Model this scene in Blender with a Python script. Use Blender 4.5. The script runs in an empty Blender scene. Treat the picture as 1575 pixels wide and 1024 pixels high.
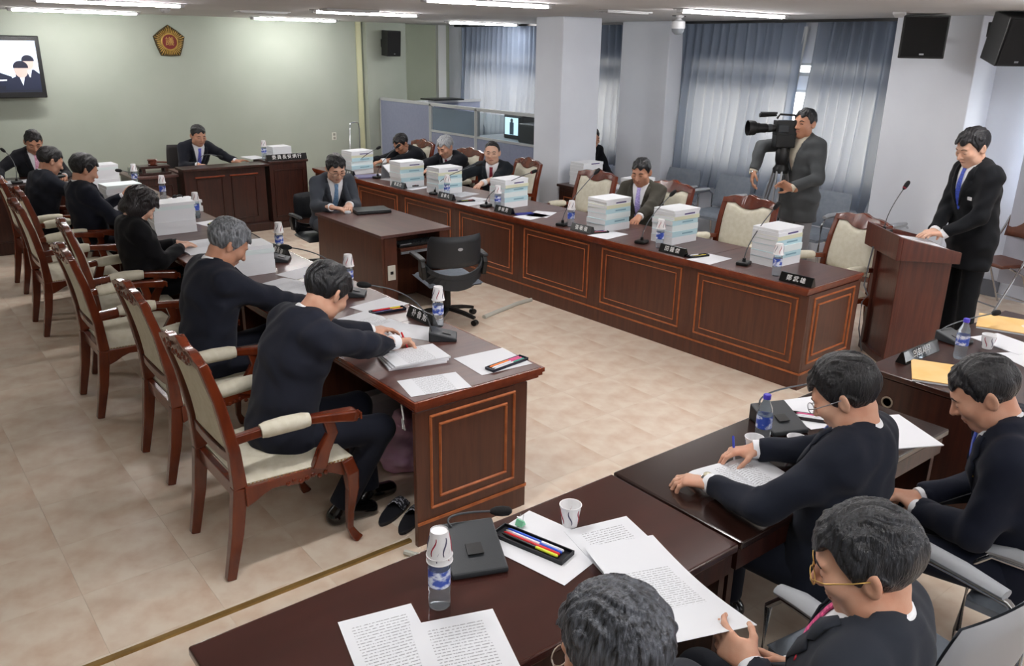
import bpy, bmesh, math, random
import numpy as np
from mathutils import Vector, Matrix, noise as mnoise
random.seed(7)
sc = bpy.context.scene
col = sc.collection
# ---------------------------------------------------------------- camera, world, light, exposure
cam_d = bpy.data.cameras.new('camera'); cam = bpy.data.objects.new('camera', cam_d); col.objects.link(cam)
cam_d.lens = 1274.45 / 1575 * 36; cam_d.sensor_width = 36; cam_d.clip_start = 0.02
_y, _p, _r = (math.radians(a) for a in (38.653, 19.008, -0.989))
_F = Vector((math.sin(_y)*math.cos(_p), math.cos(_y)*math.cos(_p), -math.sin(_p)))
_Rt = Vector((math.cos(_y), -math.sin(_y), 0)); _Dn = _F.cross(_Rt)
_cr, _sr = math.cos(_r), math.sin(_r)
_R2 = _cr*_Rt + _sr*_Dn; _D2 = -_sr*_Rt + _cr*_Dn
cam.matrix_world = Matrix(((_R2.x, -_D2.x, -_F.x, 0), (_R2.y, -_D2.y, -_F.y, 0), (_R2.z, -_D2.z, -_F.z, 2.25), (0, 0, 0, 1)))
sc.camera = cam
sc.view_settings.view_transform = 'Standard'; sc.view_settings.look = 'None'
sc.view_settings.gamma = 1; sc.view_settings.use_curve_mapping = False
sc.view_settings.exposure = 0.30
w = bpy.data.worlds.new('sky'); sc.world = w; w.use_nodes = True
wb = w.node_tree.nodes['Background']; wb.inputs[0].default_value = (0.97, 0.98, 1.0, 1); wb.inputs[1].default_value = 9.0
TUBE_STRENGTH = 112.0     # fluorescent tubes, see ceiling_light
LAMP_W = 9.0            # the soft downlight each fixture throws
CEIL = 2.59
def area(name, loc, rot, sx, sy, power, colr):
    l = bpy.data.lights.new(name, 'AREA'); l.shape = 'RECTANGLE'; l.size = sx; l.size_y = sy; l.energy = power; l.color = colr
    o = bpy.data.objects.new(name, l); col.objects.link(o); o.location = loc; o.rotation_euler = rot; return o
# the photographer's flash, bounced off the ceiling above the camera
area('bounced_flash', (0.7, 0.9, 2.54), (0, 0, 0), 1.6, 1.6, 7, (1, .98, .95))

# ---------------------------------------------------------------- helpers
def srgb(h):
    if isinstance(h, str):
        h = h.lstrip('#'); h = [int(h[i:i+2], 16)/255 for i in (0, 2, 4)]
    return tuple((c/12.92 if c <= .04045 else ((c+.055)/1.055)**2.4) for c in h) + (1,)
_mats = {}
def mat(name, c, rough=.6, metal=0, c2=None, scale=8, stretch=(1, 1, 1), bump=0, bscale=60, spec=.5, coat=0, trans=0, ior=1.45, emit=None, estr=0, detail=4, sheen=0, alpha=1, lo=.35, hi=.65):
    if name in _mats: return _mats[name]
    m = bpy.data.materials.new(name); m.use_nodes = True; nt = m.node_tree; b = nt.nodes['Principled BSDF']
    I = b.inputs
    I['Base Color'].default_value = srgb(c); I['Roughness'].default_value = rough; I['Metallic'].default_value = metal
    I['Specular IOR Level'].default_value = spec; I['Coat Weight'].default_value = coat; I['Coat Roughness'].default_value = .12
    I['Transmission Weight'].default_value = trans; I['IOR'].default_value = ior; I['Sheen Weight'].default_value = sheen; I['Alpha'].default_value = alpha
    if emit: I['Emission Color'].default_value = srgb(emit); I['Emission Strength'].default_value = estr
    if c2 or bump:
        tc = nt.nodes.new('ShaderNodeTexCoord'); mp = nt.nodes.new('ShaderNodeMapping'); mp.inputs['Scale'].default_value = stretch
        nt.links.new(tc.outputs['Object'], mp.inputs['Vector'])
    if c2:
        n = nt.nodes.new('ShaderNodeTexNoise'); n.inputs['Scale'].default_value = scale; n.inputs['Detail'].default_value = detail
        nt.links.new(mp.outputs[0], n.inputs['Vector'])
        r = nt.nodes.new('ShaderNodeValToRGB'); r.color_ramp.elements[0].color = srgb(c); r.color_ramp.elements[1].color = srgb(c2)
        r.color_ramp.elements[0].position = lo; r.color_ramp.elements[1].position = hi
        nt.links.new(n.outputs['Fac'], r.inputs[0]); nt.links.new(r.outputs[0], I['Base Color'])
    if bump:
        n2 = nt.nodes.new('ShaderNodeTexNoise'); n2.inputs['Scale'].default_value = bscale; n2.inputs['Detail'].default_value = 3
        nt.links.new(mp.outputs[0], n2.inputs['Vector'])
        bp = nt.nodes.new('ShaderNodeBump'); bp.inputs['Strength'].default_value = bump; bp.inputs['Distance'].default_value = .01
        nt.links.new(n2.outputs['Fac'], bp.inputs['Height']); nt.links.new(bp.outputs[0], I['Normal'])
    _mats[name] = m; return m

class MB:
    """collects shapes; build() links them as ONE mesh object"""
    def __init__(s): s.v = []; s.f = []; s.m = []; s.cur = 0
    def mi(s, i): s.cur = i; return s
    def add(s, vs, fs):
        o = len(s.v); s.v += [tuple(v) for v in vs]; s.f += [tuple(i+o for i in f) for f in fs]; s.m += [s.cur]*len(fs); return s
    def box(s, c, d, rz=0, M=None):
        x, y, z = (a/2 for a in d); P = [(-x,-y,-z),(x,-y,-z),(x,y,-z),(-x,y,-z),(-x,-y,z),(x,-y,z),(x,y,z),(-x,y,z)]
        if M is None: M = Matrix.Rotation(rz, 3, 'Z') if rz else None
        P = [Vector(p) for p in P]
        if M is not None: P = [M @ p for p in P]
        c = Vector(c)
        return s.add([p+c for p in P], [(0,3,2,1),(4,5,6,7),(0,1,5,4),(1,2,6,5),(2,3,7,6),(3,0,4,7)])
    def b2(s, a, b):   # box from two corners
        return s.box([(a[i]+b[i])/2 for i in range(3)], [abs(b[i]-a[i]) for i in range(3)])
    def lathe(s, prof, n=20, c=(0,0,0), M=None, cap=True):
        vs = []
        for r, z in prof:
            for k in range(n):
                a = 2*math.pi*k/n; vs.append(Vector((r*math.cos(a), r*math.sin(a), z)))
        if M is not None: vs = [M @ v for v in vs]
        c = Vector(c); vs = [v+c for v in vs]; fs = []
        for i in range(len(prof)-1):
            for k in range(n):
                k2 = (k+1) % n; fs.append((i*n+k, i*n+k2, (i+1)*n+k2, (i+1)*n+k))
        if cap:
            fs.append(tuple(range(n-1, -1, -1))); fs.append(tuple((len(prof)-1)*n+k for k in range(n)))
        return s.add(vs, fs)
    def cyl(s, a, b, ra, rb=None, n=12):
        a, b = Vector(a), Vector(b); rb = ra if rb is None else rb
        M = (b-a).to_track_quat('Z', 'Y').to_matrix()
        return s.lathe([(ra, 0), (rb, (b-a).length)], n, a, M)
    def sweep(s, path, secs, up=(0,0,1), cap=True):
        """path of points; secs = one section (list of (u,v)) or one per point; u goes sideways, v along up"""
        P = [Vector(p) for p in path]; up = Vector(up); n = len(P)
        if not isinstance(secs[0][0], (list, tuple)): secs = [secs]*n
        k = len(secs[0]); vs = []
        for i, p in enumerate(P):
            t = (P[min(i+1, n-1)]-P[max(i-1, 0)]).normalized(); sd = t.cross(up)
            if sd.length < 1e-4: sd = t.cross(Vector((0,1,0)))
            sd.normalize(); u2 = sd.cross(t)
            for (u, v) in secs[i]: vs.append(p+sd*u+u2*v)
        fs = []
        for i in range(n-1):
            for j in range(k):
                j2 = (j+1) % k; fs.append((i*k+j, i*k+j2, (i+1)*k+j2, (i+1)*k+j))
        if cap: fs.append(tuple(range(k-1, -1, -1))); fs.append(tuple((n-1)*k+j for j in range(k)))
        return s.add(vs, fs)
    def tube(s, path, r, n=8, cap=True, up=(0,0,1)):
        rs = r if isinstance(r, (list, tuple)) else [r]*len(path)
        return s.sweep(path, [[(q*math.cos(2*math.pi*k/n), q*math.sin(2*math.pi*k/n)) for k in range(n)] for q in rs], up, cap)
    def prism(s, poly, M, d):
        """poly of (u,v) extruded by d along the third axis of M (4x4: u,v,w)"""
        n = len(poly); vs = [M @ Vector((u, v, 0)) for u, v in poly] + [M @ Vector((u, v, d)) for u, v in poly]
        fs = [tuple(range(n-1, -1, -1)), tuple(range(n, 2*n))] + [(i, (i+1) % n, n+(i+1) % n, n+i) for i in range(n)]
        return s.add(vs, fs)
    def grid(s, fn, nu, nv):
        vs = [fn(i/nu, j/nv) for j in range(nv+1) for i in range(nu+1)]
        return s.add(vs, [(j*(nu+1)+i, j*(nu+1)+i+1, (j+1)*(nu+1)+i+1, (j+1)*(nu+1)+i) for j in range(nv) for i in range(nu)])
    def build(s, name, mats, parent=None, loc=(0,0,0), rz=0, smooth=False, bevel=0, seg=2, solid=0, sub=0, ang=40):
        me = bpy.data.meshes.new(name); me.from_pydata(s.v, [], s.f)
        if not isinstance(mats, (list, tuple)): mats = [mats]
        for m in mats: me.materials.append(m)
        if len(mats) > 1: me.polygons.foreach_set('material_index', s.m)
        bm = bmesh.new(); bm.from_mesh(me); bmesh.ops.recalc_face_normals(bm, faces=bm.faces); bm.to_mesh(me); bm.free()
        o = bpy.data.objects.new(name, me); col.objects.link(o); o.location = loc; o.rotation_euler = (0, 0, rz)
        if parent: o.parent = parent
        if smooth:
            me.polygons.foreach_set('use_smooth', [True]*len(me.polygons))
            if smooth != 2: me.set_sharp_from_angle(angle=math.radians(ang))
        if solid: md = o.modifiers.new('s', 'SOLIDIFY'); md.thickness = solid
        if sub: md = o.modifiers.new('u', 'SUBSURF'); md.levels = sub; md.render_levels = sub
        if bevel: md = o.modifiers.new('b', 'BEVEL'); md.width = bevel; md.segments = seg; md.limit_method = 'ANGLE'; md.angle_limit = math.radians(35)
        return o
def box(name, c, d, m, parent=None, bevel=0, rz=0, **k): return MB().box((0,0,0), d).build(name, m, parent, c, rz, bevel=bevel, **k)
def empty(name, loc=(0,0,0), rz=0):
    o = bpy.data.objects.new(name, None); o.empty_display_size = .1; col.objects.link(o); o.location = loc; o.rotation_euler = (0, 0, rz); return o
def tag(o, label=None, cat=None, group=None, kind=None):
    if label: o['label'] = label
    if cat: o['category'] = cat
    if group: o['group'] = group
    if kind: o['kind'] = kind
    return o
def thing(name, label, cat, loc=(0,0,0), rz=0, group=None): return tag(empty(name, loc, rz), label, cat, group)
def st(o, label=None): return tag(o, label, kind='structure')
def dup(root, loc, rz, label=None, group=None):
    r = root.copy(); col.objects.link(r); r.location = loc; r.rotation_euler = (0, 0, rz)
    if label: r['label'] = label
    if group: r['group'] = group
    for ch in list(root.children):
        c = ch.copy(); col.objects.link(c); c.parent = r
        for g in ch.children:
            d = g.copy(); col.objects.link(d); d.parent = c
    return r
def text_obj(name, s, size, m, parent=None, loc=(0,0,0), M=None, depth=.0008, spacing=1.0, squash=1.0):
    cu = bpy.data.curves.new(name, 'FONT'); cu.body = s; cu.size = size; cu.extrude = depth; cu.align_x = 'CENTER'; cu.align_y = 'CENTER'
    cu.space_character = spacing; cu.resolution_u = 2
    t = bpy.data.objects.new(name, cu); col.objects.link(t)
    dg = bpy.context.evaluated_depsgraph_get(); me = bpy.data.meshes.new_from_object(t.evaluated_get(dg)); me.name = name
    bpy.data.objects.remove(t); me.materials.clear(); me.materials.append(m)
    if squash != 1.0: me.transform(Matrix.Diagonal((squash, 1, 1, 1)))
    o = bpy.data.objects.new(name, me); col.objects.link(o)
    if parent: o.parent = parent
    if M is not None: o.matrix_local = M
    else: o.location = loc
    return o
def frame(c, u, v):   # 4x4 with x axis u, y axis v
    u = Vector(u).normalized(); v = Vector(v); wv = u.cross(v).normalized(); v = wv.cross(u)
    return Matrix(((u.x, v.x, wv.x, c[0]), (u.y, v.y, wv.y, c[1]), (u.z, v.z, wv.z, c[2]), (0, 0, 0, 1)))
def circ(r, n=12, sx=1, sy=1): return [(r*sx*math.cos(2*math.pi*k/n), r*sy*math.sin(2*math.pi*k/n)) for k in range(n)]
def rect(wd, h): return [(-wd/2, -h/2), (wd/2, -h/2), (wd/2, h/2), (-wd/2, h/2)]
# ---------------------------------------------------------------- materials of the room
WOOD = mat('wood_mahogany', '#49271a', .36, c2='#5a3221', scale=5, stretch=(9, 9, .7), bump=.03, bscale=40, coat=.25, lo=.3, hi=.7)
WOODX = mat('wood_mahogany_top', '#4b302c', .36, c2='#5b3c36', scale=4, stretch=(8, .8, 8), coat=.2, lo=.3, hi=.7)
WDARK = mat('wood_dark', '#2a130e', .34, c2='#3c1d14', scale=5, stretch=(9, 9, .7), bump=.03, bscale=40, coat=.25)
WTRIM = mat('wood_trim_line', '#ad6438', .4, c2='#965028', scale=9, stretch=(2, 2, 2))
WEDGE = mat('wood_red_edge', '#6e2f1a', .26, c2='#7f3a20', scale=6, stretch=(3, 3, 3), coat=.5)
WCHAIR = mat('wood_chair', '#572110', .25, c2='#6d2d14', scale=8, stretch=(2, 2, .6), coat=.6)
WPOLISH = mat('wood_polished', '#331a16', .17, c2='#452520', scale=3.5, stretch=(.7, 5, 5), coat=.5, lo=.25, hi=.75)
WPOLISHD = mat('wood_polished_dark', '#211310', .17, c2='#2f1c17', scale=3.5, stretch=(.7, 5, 5), coat=.5, lo=.25, hi=.75)
PAINT_G = mat('paint_pale_green', '#a6ada1', .9, c2='#9fa79a', scale=1.2, bump=.05, bscale=240)
PAINT_W = mat('paint_cool_white', '#dfe4ec', .8, c2='#d8dde6', scale=1.5, bump=.04, bscale=200)
CEILM = mat('ceiling_paint', '#c9c9c8', .9, c2='#c2c2c2', scale=1.1, bump=.06, bscale=150)
TILEM = mat('tile_marbled', '#e6d8c6', .38, c2='#cfb29a', scale=6.5, stretch=(1, 1, 1), spec=.4, detail=10, lo=.38, hi=.78)
BLACK = mat('black_plastic', '#101112', .38, bump=.03, bscale=220)
CHAR = mat('charcoal_plastic', '#2b2f33', .45, bump=.05, bscale=260)
CHROME = mat('chrome', '#c8cacd', .16, metal=1)
CREAM = mat('cream_upholstery', '#d9d5c4', .85, c2='#cfcab6', scale=30, bump=.12, bscale=320)
GREYUP = mat('grey_upholstery', '#7d858f', .85, c2='#747c87', scale=25, bump=.1, bscale=300)
GREYPL = mat('grey_plastic', '#a3a7ac', .5, bump=.02, bscale=200)
WHITE = mat('paper_white', '#e3e5ea', .75, bump=.02, bscale=60)
GOLD = mat('gold_metal', '#c9a75c', .42, metal=.25, c2='#a8843c', scale=12)
BRASS = mat('brass_strip', '#a4854e', .38, metal=.5, c2='#8f7342', scale=9)
STEEL = mat('grey_steel', '#8d9094', .4, metal=.6)

# ---------------------------------------------------------------- floor of separate tiles, ceiling, walls
floor = st(MB().b2((-3, -2, -.10), (9.4, 12.95, -.005)).build('floor', TILEM), 'beige marbled tile floor of the meeting room')
tl = .45; n_t = 0
tile_me = None
def tile_zone(x0, x1, y0, y1):
    global tile_me, n_t
    i0, i1 = math.floor((x0-.89)/tl), math.ceil((x1-.89)/tl); j0, j1 = math.floor((y0-3.02)/tl), math.ceil((y1-3.02)/tl)
    for i in range(i0, i1):
        for j in range(j0, j1):
            c = (.89+(i+.5)*tl, 3.02+(j+.5)*tl)
            if (i, j) in done: continue
            done.add((i, j))
            if tile_me is None:
                o = MB().box((0, 0, 0), (tl-.0008, tl-.0008, .006)).build('tile', TILEM, floor, (c[0], c[1], -.003), bevel=0); tile_me = o.data
            else:
                o = bpy.data.objects.new('tile', tile_me); col.objects.link(o); o.parent = floor; o.location = (c[0], c[1], -.003)
            n_t += 1
done = set()
tile_zone(-.2, 1.7, 2.2, 8.4); tile_zone(1.7, 2.4, 2.2, 3.2); tile_zone(2.55, 4.75, 2.2, 9.9); tile_zone(4.9, 5.3, 2.2, 2.9); tile_zone(6.6, 8.5, 2.4, 3.6)
mb = MB()
for i in range(-9, 19):
    for j in range(-12, 22):
        if (i, j) not in done:
            x, y = .89+(i+.5)*tl, 3.02+(j+.5)*tl
            if -2.95 < x < 9.3 and -1.9 < y < 12.8: mb.box((x, y, -.003), (tl-.0008, tl-.0008, .006))
tag(mb.build('tile_field', TILEM, floor), kind='stuff')
ceiling = st(MB().b2((-3, -2, CEIL), (9.4, 12.95, CEIL+.12)).build('ceiling', CEILM), 'flat pale grey ceiling')
st(MB().b2((-3, 12.4, 0), (6.78, 12.55, CEIL)).build('wall_back', PAINT_G), 'pale green back wall with the gold emblem')
st(MB().b2((6.66, 12.37, 0), (6.74, 12.40, CEIL)).build('trim_1', mat('trim_cream', '#c9caa6', .7)), 'narrow cream upright strip on the back wall')
st(MB().b2((6.78, 12.28, 0), (7.50, 12.55, CEIL)).build('pilaster', PAINT_G), 'shallow pilaster behind the small wall speaker')
st(MB().b2((7.50, 12.70, 0), (9.4, 12.90, CEIL)).build('wall_recess', mat('paint_recess_shade', '#a3ab98', .9, c2='#9ca491', scale=1.3)), 'recessed stretch of the back wall beside the curtains')  # same wall green, slightly darkened: the recess shade is put into the colour
st(MB().b2((8.36, 12.62, 0), (8.52, 12.70, CEIL)).build('trim_2', mat('trim_white', '#c9ccc9', .6)), 'white upright strip beside the far curtain')
st(MB().b2((7.38, 12.55, 0), (7.50, 12.70, CEIL)).build('wall_return', PAINT_G))
st(MB().b2((-3, 12.37, 0), (6.64, 12.40, .10)).build('baseboard_back', mat('baseboard_grey', '#8f9184', .6)), 'low grey baseboard under the back wall')
st(MB().b2((-3.15, -2, 0), (-3, 12.9, CEIL)).build('wall_left', PAINT_G)); st(MB().b2((-3.15, -2.15, 0), (9.4, -2, CEIL)).build('wall_front', PAINT_W))
# window wall: openings below and above a transom
XW = 8.64
mb = MB(); bays = [(-1.6, 3.18), (4.6, 7.2), (8.25, 12.0)]; zs = [(.90, 1.85), (2.0, 2.14)]
ys = [-2.0]+[v for b in bays for v in b]+[12.9]
mb.b2((XW, -2, 0), (XW+.2, 12.9, .90)); mb.b2((XW, -2, 1.85), (XW+.2, 12.9, 2.0)); mb.b2((XW, -2, 2.14), (XW+.2, 12.9, CEIL))
for a, b in zip(ys[0::2], ys[1::2]):
    for z0, z1 in zs: mb.b2((XW, a, z0), (XW+.2, b, z1))
st(mb.build('wall_right', PAINT_W), 'white window wall behind the curtains')
FR = mat('window_frame', '#b9bcbd', .4, metal=.3); GL = mat('window_glass', '#f2f4f5', .5, trans=1, ior=1.01, spec=.1)
for n, (a, b) in enumerate(bays):
    wn = st(empty('window_%d' % (n+1), (XW+.035, a, .9)), ('bright window beside the blind at the right', 'window behind the middle curtains', 'window behind the far curtains')[n]); L = b-a
    m = MB()
    for z0, z1 in zs:
        z0 -= .9; z1 -= .9
        k = max(2, round(L/.9))
        for i in range(k+1): m.b2((-.03, L*i/k-.025, z0), (.03, L*i/k+.025, z1))
        m.b2((-.03, 0, z0), (.03, L, z0+.04)); m.b2((-.03, 0, z1-.03), (.03, L, z1))
    m.build('window_frame', FR, wn)
    for z0, z1 in zs: box('pane', (0, L/2, (z0+z1)/2-.9), (.006, L-.02, z1-z0-.02), GL, wn)
# columns and pillars
colm = st(MB().b2((6.60, 7.42, 0), (7.20, 7.90, CEIL)).build('column', PAINT_W, bevel=.012), 'square white column in front of the curtains')
st(MB().b2((8.25, 7.30, 0), (XW, 8.12, CEIL)).build('pillar', PAINT_W, bevel=.01), 'white pillar between the two curtained windows')
st(MB().b2((8.18, 3.58, 0), (XW, 4.38, CEIL)).build('pillar', PAINT_W, bevel=.01), 'white pillar carrying the black loudspeaker at the right')
st(MB().b2((XW-.02, 3.16, 0), (XW, 3.58, .16)).build('baseboard_right', mat('baseboard_dark', '#7b7f88', .6)))
st(MB().b2((-2.9, 2.965, .0), (1.78, 2.99, .012)).build('trim_3', BRASS), 'thin brass floor strip running to the near desk')
st(MB().b2((8.16, 3.56, 0), (8.18, 4.40, .16)).build('trim_4', mat('baseboard_dark', '#7b7f88', .6)))
# ---------------------------------------------------------------- curtains: pleated translucent cloth
def curtain_mat():
    m = bpy.data.materials.new('curtain_cloth'); m.use_nodes = True; nt = m.node_tree; nt.nodes.clear()
    out = nt.nodes.new('ShaderNodeOutputMaterial'); mx = nt.nodes.new('ShaderNodeMixShader'); d = nt.nodes.new('ShaderNodeBsdfDiffuse'); t = nt.nodes.new('ShaderNodeBsdfTranslucent')
    d.inputs[0].default_value = srgb('#7f8b9d'); t.inputs[0].default_value = srgb('#c6c1ba'); mx.inputs[0].default_value = .16
    tc = nt.nodes.new('ShaderNodeTexCoord'); mp = nt.nodes.new('ShaderNodeMapping'); mp.inputs['Scale'].default_value = (1, 260, 90); n = nt.nodes.new('ShaderNodeTexNoise'); n.inputs['Scale'].default_value = 1
    bp = nt.nodes.new('ShaderNodeBump'); bp.inputs['Strength'].default_value = .2; bp.inputs['Distance'].default_value = .002
    nt.links.new(tc.outputs['Object'], mp.inputs[0]); nt.links.new(mp.outputs[0], n.inputs['Vector']); nt.links.new(n.outputs[0], bp.inputs['Height']); nt.links.new(bp.outputs[0], d.inputs['Normal'])
    nt.links.new(d.outputs[0], mx.inputs[1]); nt.links.new(t.outputs[0], mx.inputs[2]); nt.links.new(mx.outputs[0], out.inputs[0]); return m
CURT = curtain_mat()
def curtain(label, y0t, y1t, y0b, y1b, X=8.50, z0=.62, period=.125, seed=0):
    rnd = random.Random(seed); n = max(24, int((y1t-y0t)/period*9)); np_ = (y1t-y0t)/period; ph = [rnd.uniform(-.5, .5) for _ in range(int(np_)+3)]
    def fn(u, v):
        t = u*np_; i = int(t); q = t+ph[i]*(1-(t-i))*.6+ph[i+1]*(t-i)*.6; am = .030+.034*(1-v)*(.7+.5*ph[i]) if v < .97 else .026
        ya = y0t+(y1t-y0t)*u; yb = y0b+(y1b-y0b)*u; y = yb+(ya-yb)*v**.6
        return Vector((X+am*math.sin(2*math.pi*q)+.010*math.sin(9*u+7*v), y+.012*math.sin(2*math.pi*q*2)*(1-v), z0+(CEIL-.03-z0)*v))
    o = MB().grid(fn, n, 14).build('curtain', CURT, smooth=2); tag(o, label, 'curtain'); return o
curtain('blue grey pleated curtain right of the bright gap, ending at the speaker pillar', 4.40, 5.43, 4.40, 5.66, seed=1)
curtain('wide blue grey pleated curtain between the white pillar and the bright gap', 5.60, 7.34, 5.72, 7.44, seed=2)
curtain('narrow blue grey curtain between the square column and the white pillar', 8.12, 9.6, 8.12, 9.7, seed=3, z0=.7)
curtain('far blue grey curtain between the square column and the back corner', 9.6, 12.15, 9.7, 12.15, seed=4, z0=.7)
# the white inner edge of the curtain that has slipped at the gap
def fn(u, v):
    y = 5.57+.05*u+.10*(1-v)*(.6+.4*math.sin(2.5*v)); return Vector((8.54+.02*math.sin(6*u), y, 1.35+(2.52-1.35)*v))
lin = MB().grid(fn, 4, 14).build('curtain_lining', mat('curtain_lining', '#c9cdcf', .9, trans=0), smooth=2); tag(lin, 'pale loose strip of curtain lining hanging at the bright window gap', 'curtain')
for lab, a, b in (('dark curtain rail under the ceiling over the middle window', 4.4, 7.3), ('dark curtain rail under the ceiling over the far window', 8.12, 12.3)):
    r = tag(MB().b2((8.47, a, CEIL-.028), (8.54, b, CEIL)).build('curtain_rail', BLACK), lab, 'curtain rail')
# vertical blind at the right edge
bl = thing('window_blind', 'pale grey blind of wide upright panels at the right edge', 'blind', (8.45, 1.0, .2)); BLM = mat('blind_cloth', '#aeb1bd', .9, bump=.05, bscale=300)
for k in range(6): MB().b2((-.004+.012*(k % 2), 2.12-.62*k-.60, 0), (.004+.012*(k % 2), 2.12-.62*k, 2.30)).build('blind_panel', BLM, bl)
MB().b2((-.03, -1.7, 2.30), (.03, 2.14, 2.345)).build('headrail', FR, bl)
# ---------------------------------------------------------------- ceiling lights and fittings
TUBE = mat('tube_glow', '#ffffff', .5, emit='#fffbfa', estr=TUBE_STRENGTH)
LHOUS = mat('lamp_housing', '#a9a9aa', .5)
def ceiling_light(x, y, L=1.2, label=None):
    t = thing('ceiling_light', label, 'ceiling light', (x, y, CEIL), 0, 'fluorescent ceiling lights')
    MB().b2((-L/2-.06, -.055, -.010), (L/2+.06, .055, 0)).build('housing', LHOUS, t, bevel=.004)
    for s in (-1, 1): MB().b2((-.02, -.022, -.036), (.02, .022, -.008)).build('lamp_socket', LHOUS, t, (s*(L/2+.03), 0, 0), bevel=.005)
    MB().tube([(-L/2, 0, -.026), (L/2, 0, -.026)], .0095, 10).build('tube', TUBE, t, smooth=1)
    l = area('lamp_glow', (x, y, CEIL-.07), (0, 0, 0), L, .12, LAMP_W, (1, .975, .97)); l.parent = t; l.location = (0, 0, -.07); return t
for x, y, L, lab in ((2.16, 8.62, 1.2, 'tube light near the top left corner, the longer of the left pair'), (2.5, 11.6, 1.35, 'tube light above the wall television, close to the back wall'), (4.16, 5.55, 1.15, 'bright tube light at the top above the square column'),
    (6.6, 5.08, 1.45, 'tube light above the middle curtains'), (4.74, 8.53, 1.2, 'tube light above the gap between emblem and wall speaker'), (5.35, 11.7, 1.2, 'thin tube light above and right of the gold emblem'), (7.72, 10.45, 1.2, 'tube light in front of the far curtains')):
    ceiling_light(x, y, L, lab)
for x, y in ((1.2, 2.6), (3.6, 2.5), (6.2, 2.2), (1.0, -.4), (3.6, -.4), (6.2, -.4), (-1.4, 8.6)): ceiling_light(x, y, 1.2, 'tube light on the ceiling outside the view')
for i, (x, y, lab) in enumerate(((3.05, 10.0, 'small round smoke detector on the ceiling left of the emblem'), (7.3, 3.9, 'round smoke detector on the ceiling above the right hand speaker'))):
    t = MB().lathe([(.055, 0), (.055, -.02), (.03, -.045), (.0, -.047)], 16).build('smoke_detector', LHOUS, None, (x, y, CEIL), smooth=1); tag(t, lab, 'smoke detector')
def vent(x, y, lab):
    t = thing('ceiling_vent', lab, 'vent', (x, y, CEIL))
    MB().b2((-.30, -.09, -.012), (.30, .09, 0)).build('vent_frame', LHOUS, t, bevel=.004)
    for k in range(5): MB().box((0, -.06+.03*k, -.016), (.54, .006, .012)).build('slat', LHOUS, t)
vent(4.0, 9.6, 'flat ceiling vent between two tube lights above the emblem'); vent(4.35, 8.2, 'flat ceiling vent nearer the camera above the emblem'); vent(6.0, 5.9, 'flat ceiling vent right of the square column')
# cctv dome
t = thing('dome_camera', 'white ceiling dome camera in front of the white pillar', 'camera', (7.0, 6.09, CEIL))
MB().lathe([(.05, 0), (.05, -.02), (.03, -.03), (.03, -.05)], 16).build('camera_mount', LHOUS, t, smooth=1)
MB().lathe([(.035, -.045), (.068, -.06), (.072, -.11), (.068, -.13)], 18).build('housing', mat('dome_white', '#d3d5d8', .4), t, smooth=1)
MB().lathe([(.066, -.13), (.06, -.16), (.035, -.185), (0, -.19)], 18).build('dome', mat('dome_grey', '#7c8288', .12, coat=.5), t, smooth=1)
MB().b2((-.10, -.004, -.012), (.10, .004, -.004)).build('bracket', BLACK, t)
# ---------------------------------------------------------------- wall television
t = thing('television', 'black flat television on the wall showing three men in suits', 'television', (1.72, 12.26, 1.92))
MB().box((0, 0, 0), (.88, .07, .74)).build('casing', mat('tv_black', '#060608', .22, coat=.3), t, bevel=.01)
def screen_mat(c, e=.62): return mat('screen_'+c[1:], c, .4, emit=c, estr=e)
sz = lambda poly, nm, c, y: MB().prism(poly, Matrix(((1, 0, 0, 0), (0, 0, 1, -.036-y), (0, 1, 0, 0), (0, 0, 0, 1))), -.0006).build(nm, screen_mat(c), t)
oval = lambda cx, cz, a, b, n=18: [(cx+a*math.cos(2*math.pi*k/n), cz+b*math.sin(2*math.pi*k/n)) for k in range(n)]
sz([(-.40, -.30), (.39, -.30), (.39, .31), (-.40, .31)], 'screen', '#d9e6fa', 0)
sz([(-.40, -.30), (.39, -.30), (.39, -.19), (-.40, -.17)], 'screen_desk', '#151a2a', .001)
sz([(.29, .23), (.39, .23), (.39, .30), (.29, .30)], 'screen_corner', '#9fbfe0', .001)
for k, (cx, cz, q) in enumerate(((.28, .05, 1.1), (.19, -.03, 1.3), (-.12, .02, 1.3))):
    sz([(cx-.15*q, cz-.24), (cx-.14*q, cz-.13), (cx-.05*q, cz-.08), (cx+.05*q, cz-.08), (min(.39, cx+.15*q), cz-.13), (min(.39, cx+.17*q), cz-.24)], 'screen_suit', '#161d33', .002+.003*k)
    sz([(cx-.03, cz-.08), (cx+.03, cz-.08), (cx, cz-.19)], 'screen_shirt', '#dfe6f5', .003+.003*k)
    sz(oval(cx, cz, .058*q, .075*q), 'screen_face', '#c2a79f', .0035+.003*k); sz([(cx+.064*q*math.cos(a), cz+.03+.058*q*math.sin(a)) for a in np.linspace(-.15, math.pi+.15, 14)], 'screen_hair', '#15182a', .004+.003*k)
sz([(-.30, -.17), (.02, -.16), (.02, -.145), (-.30, -.15)], 'screen_paper', '#f4f7ff', .012)
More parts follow.
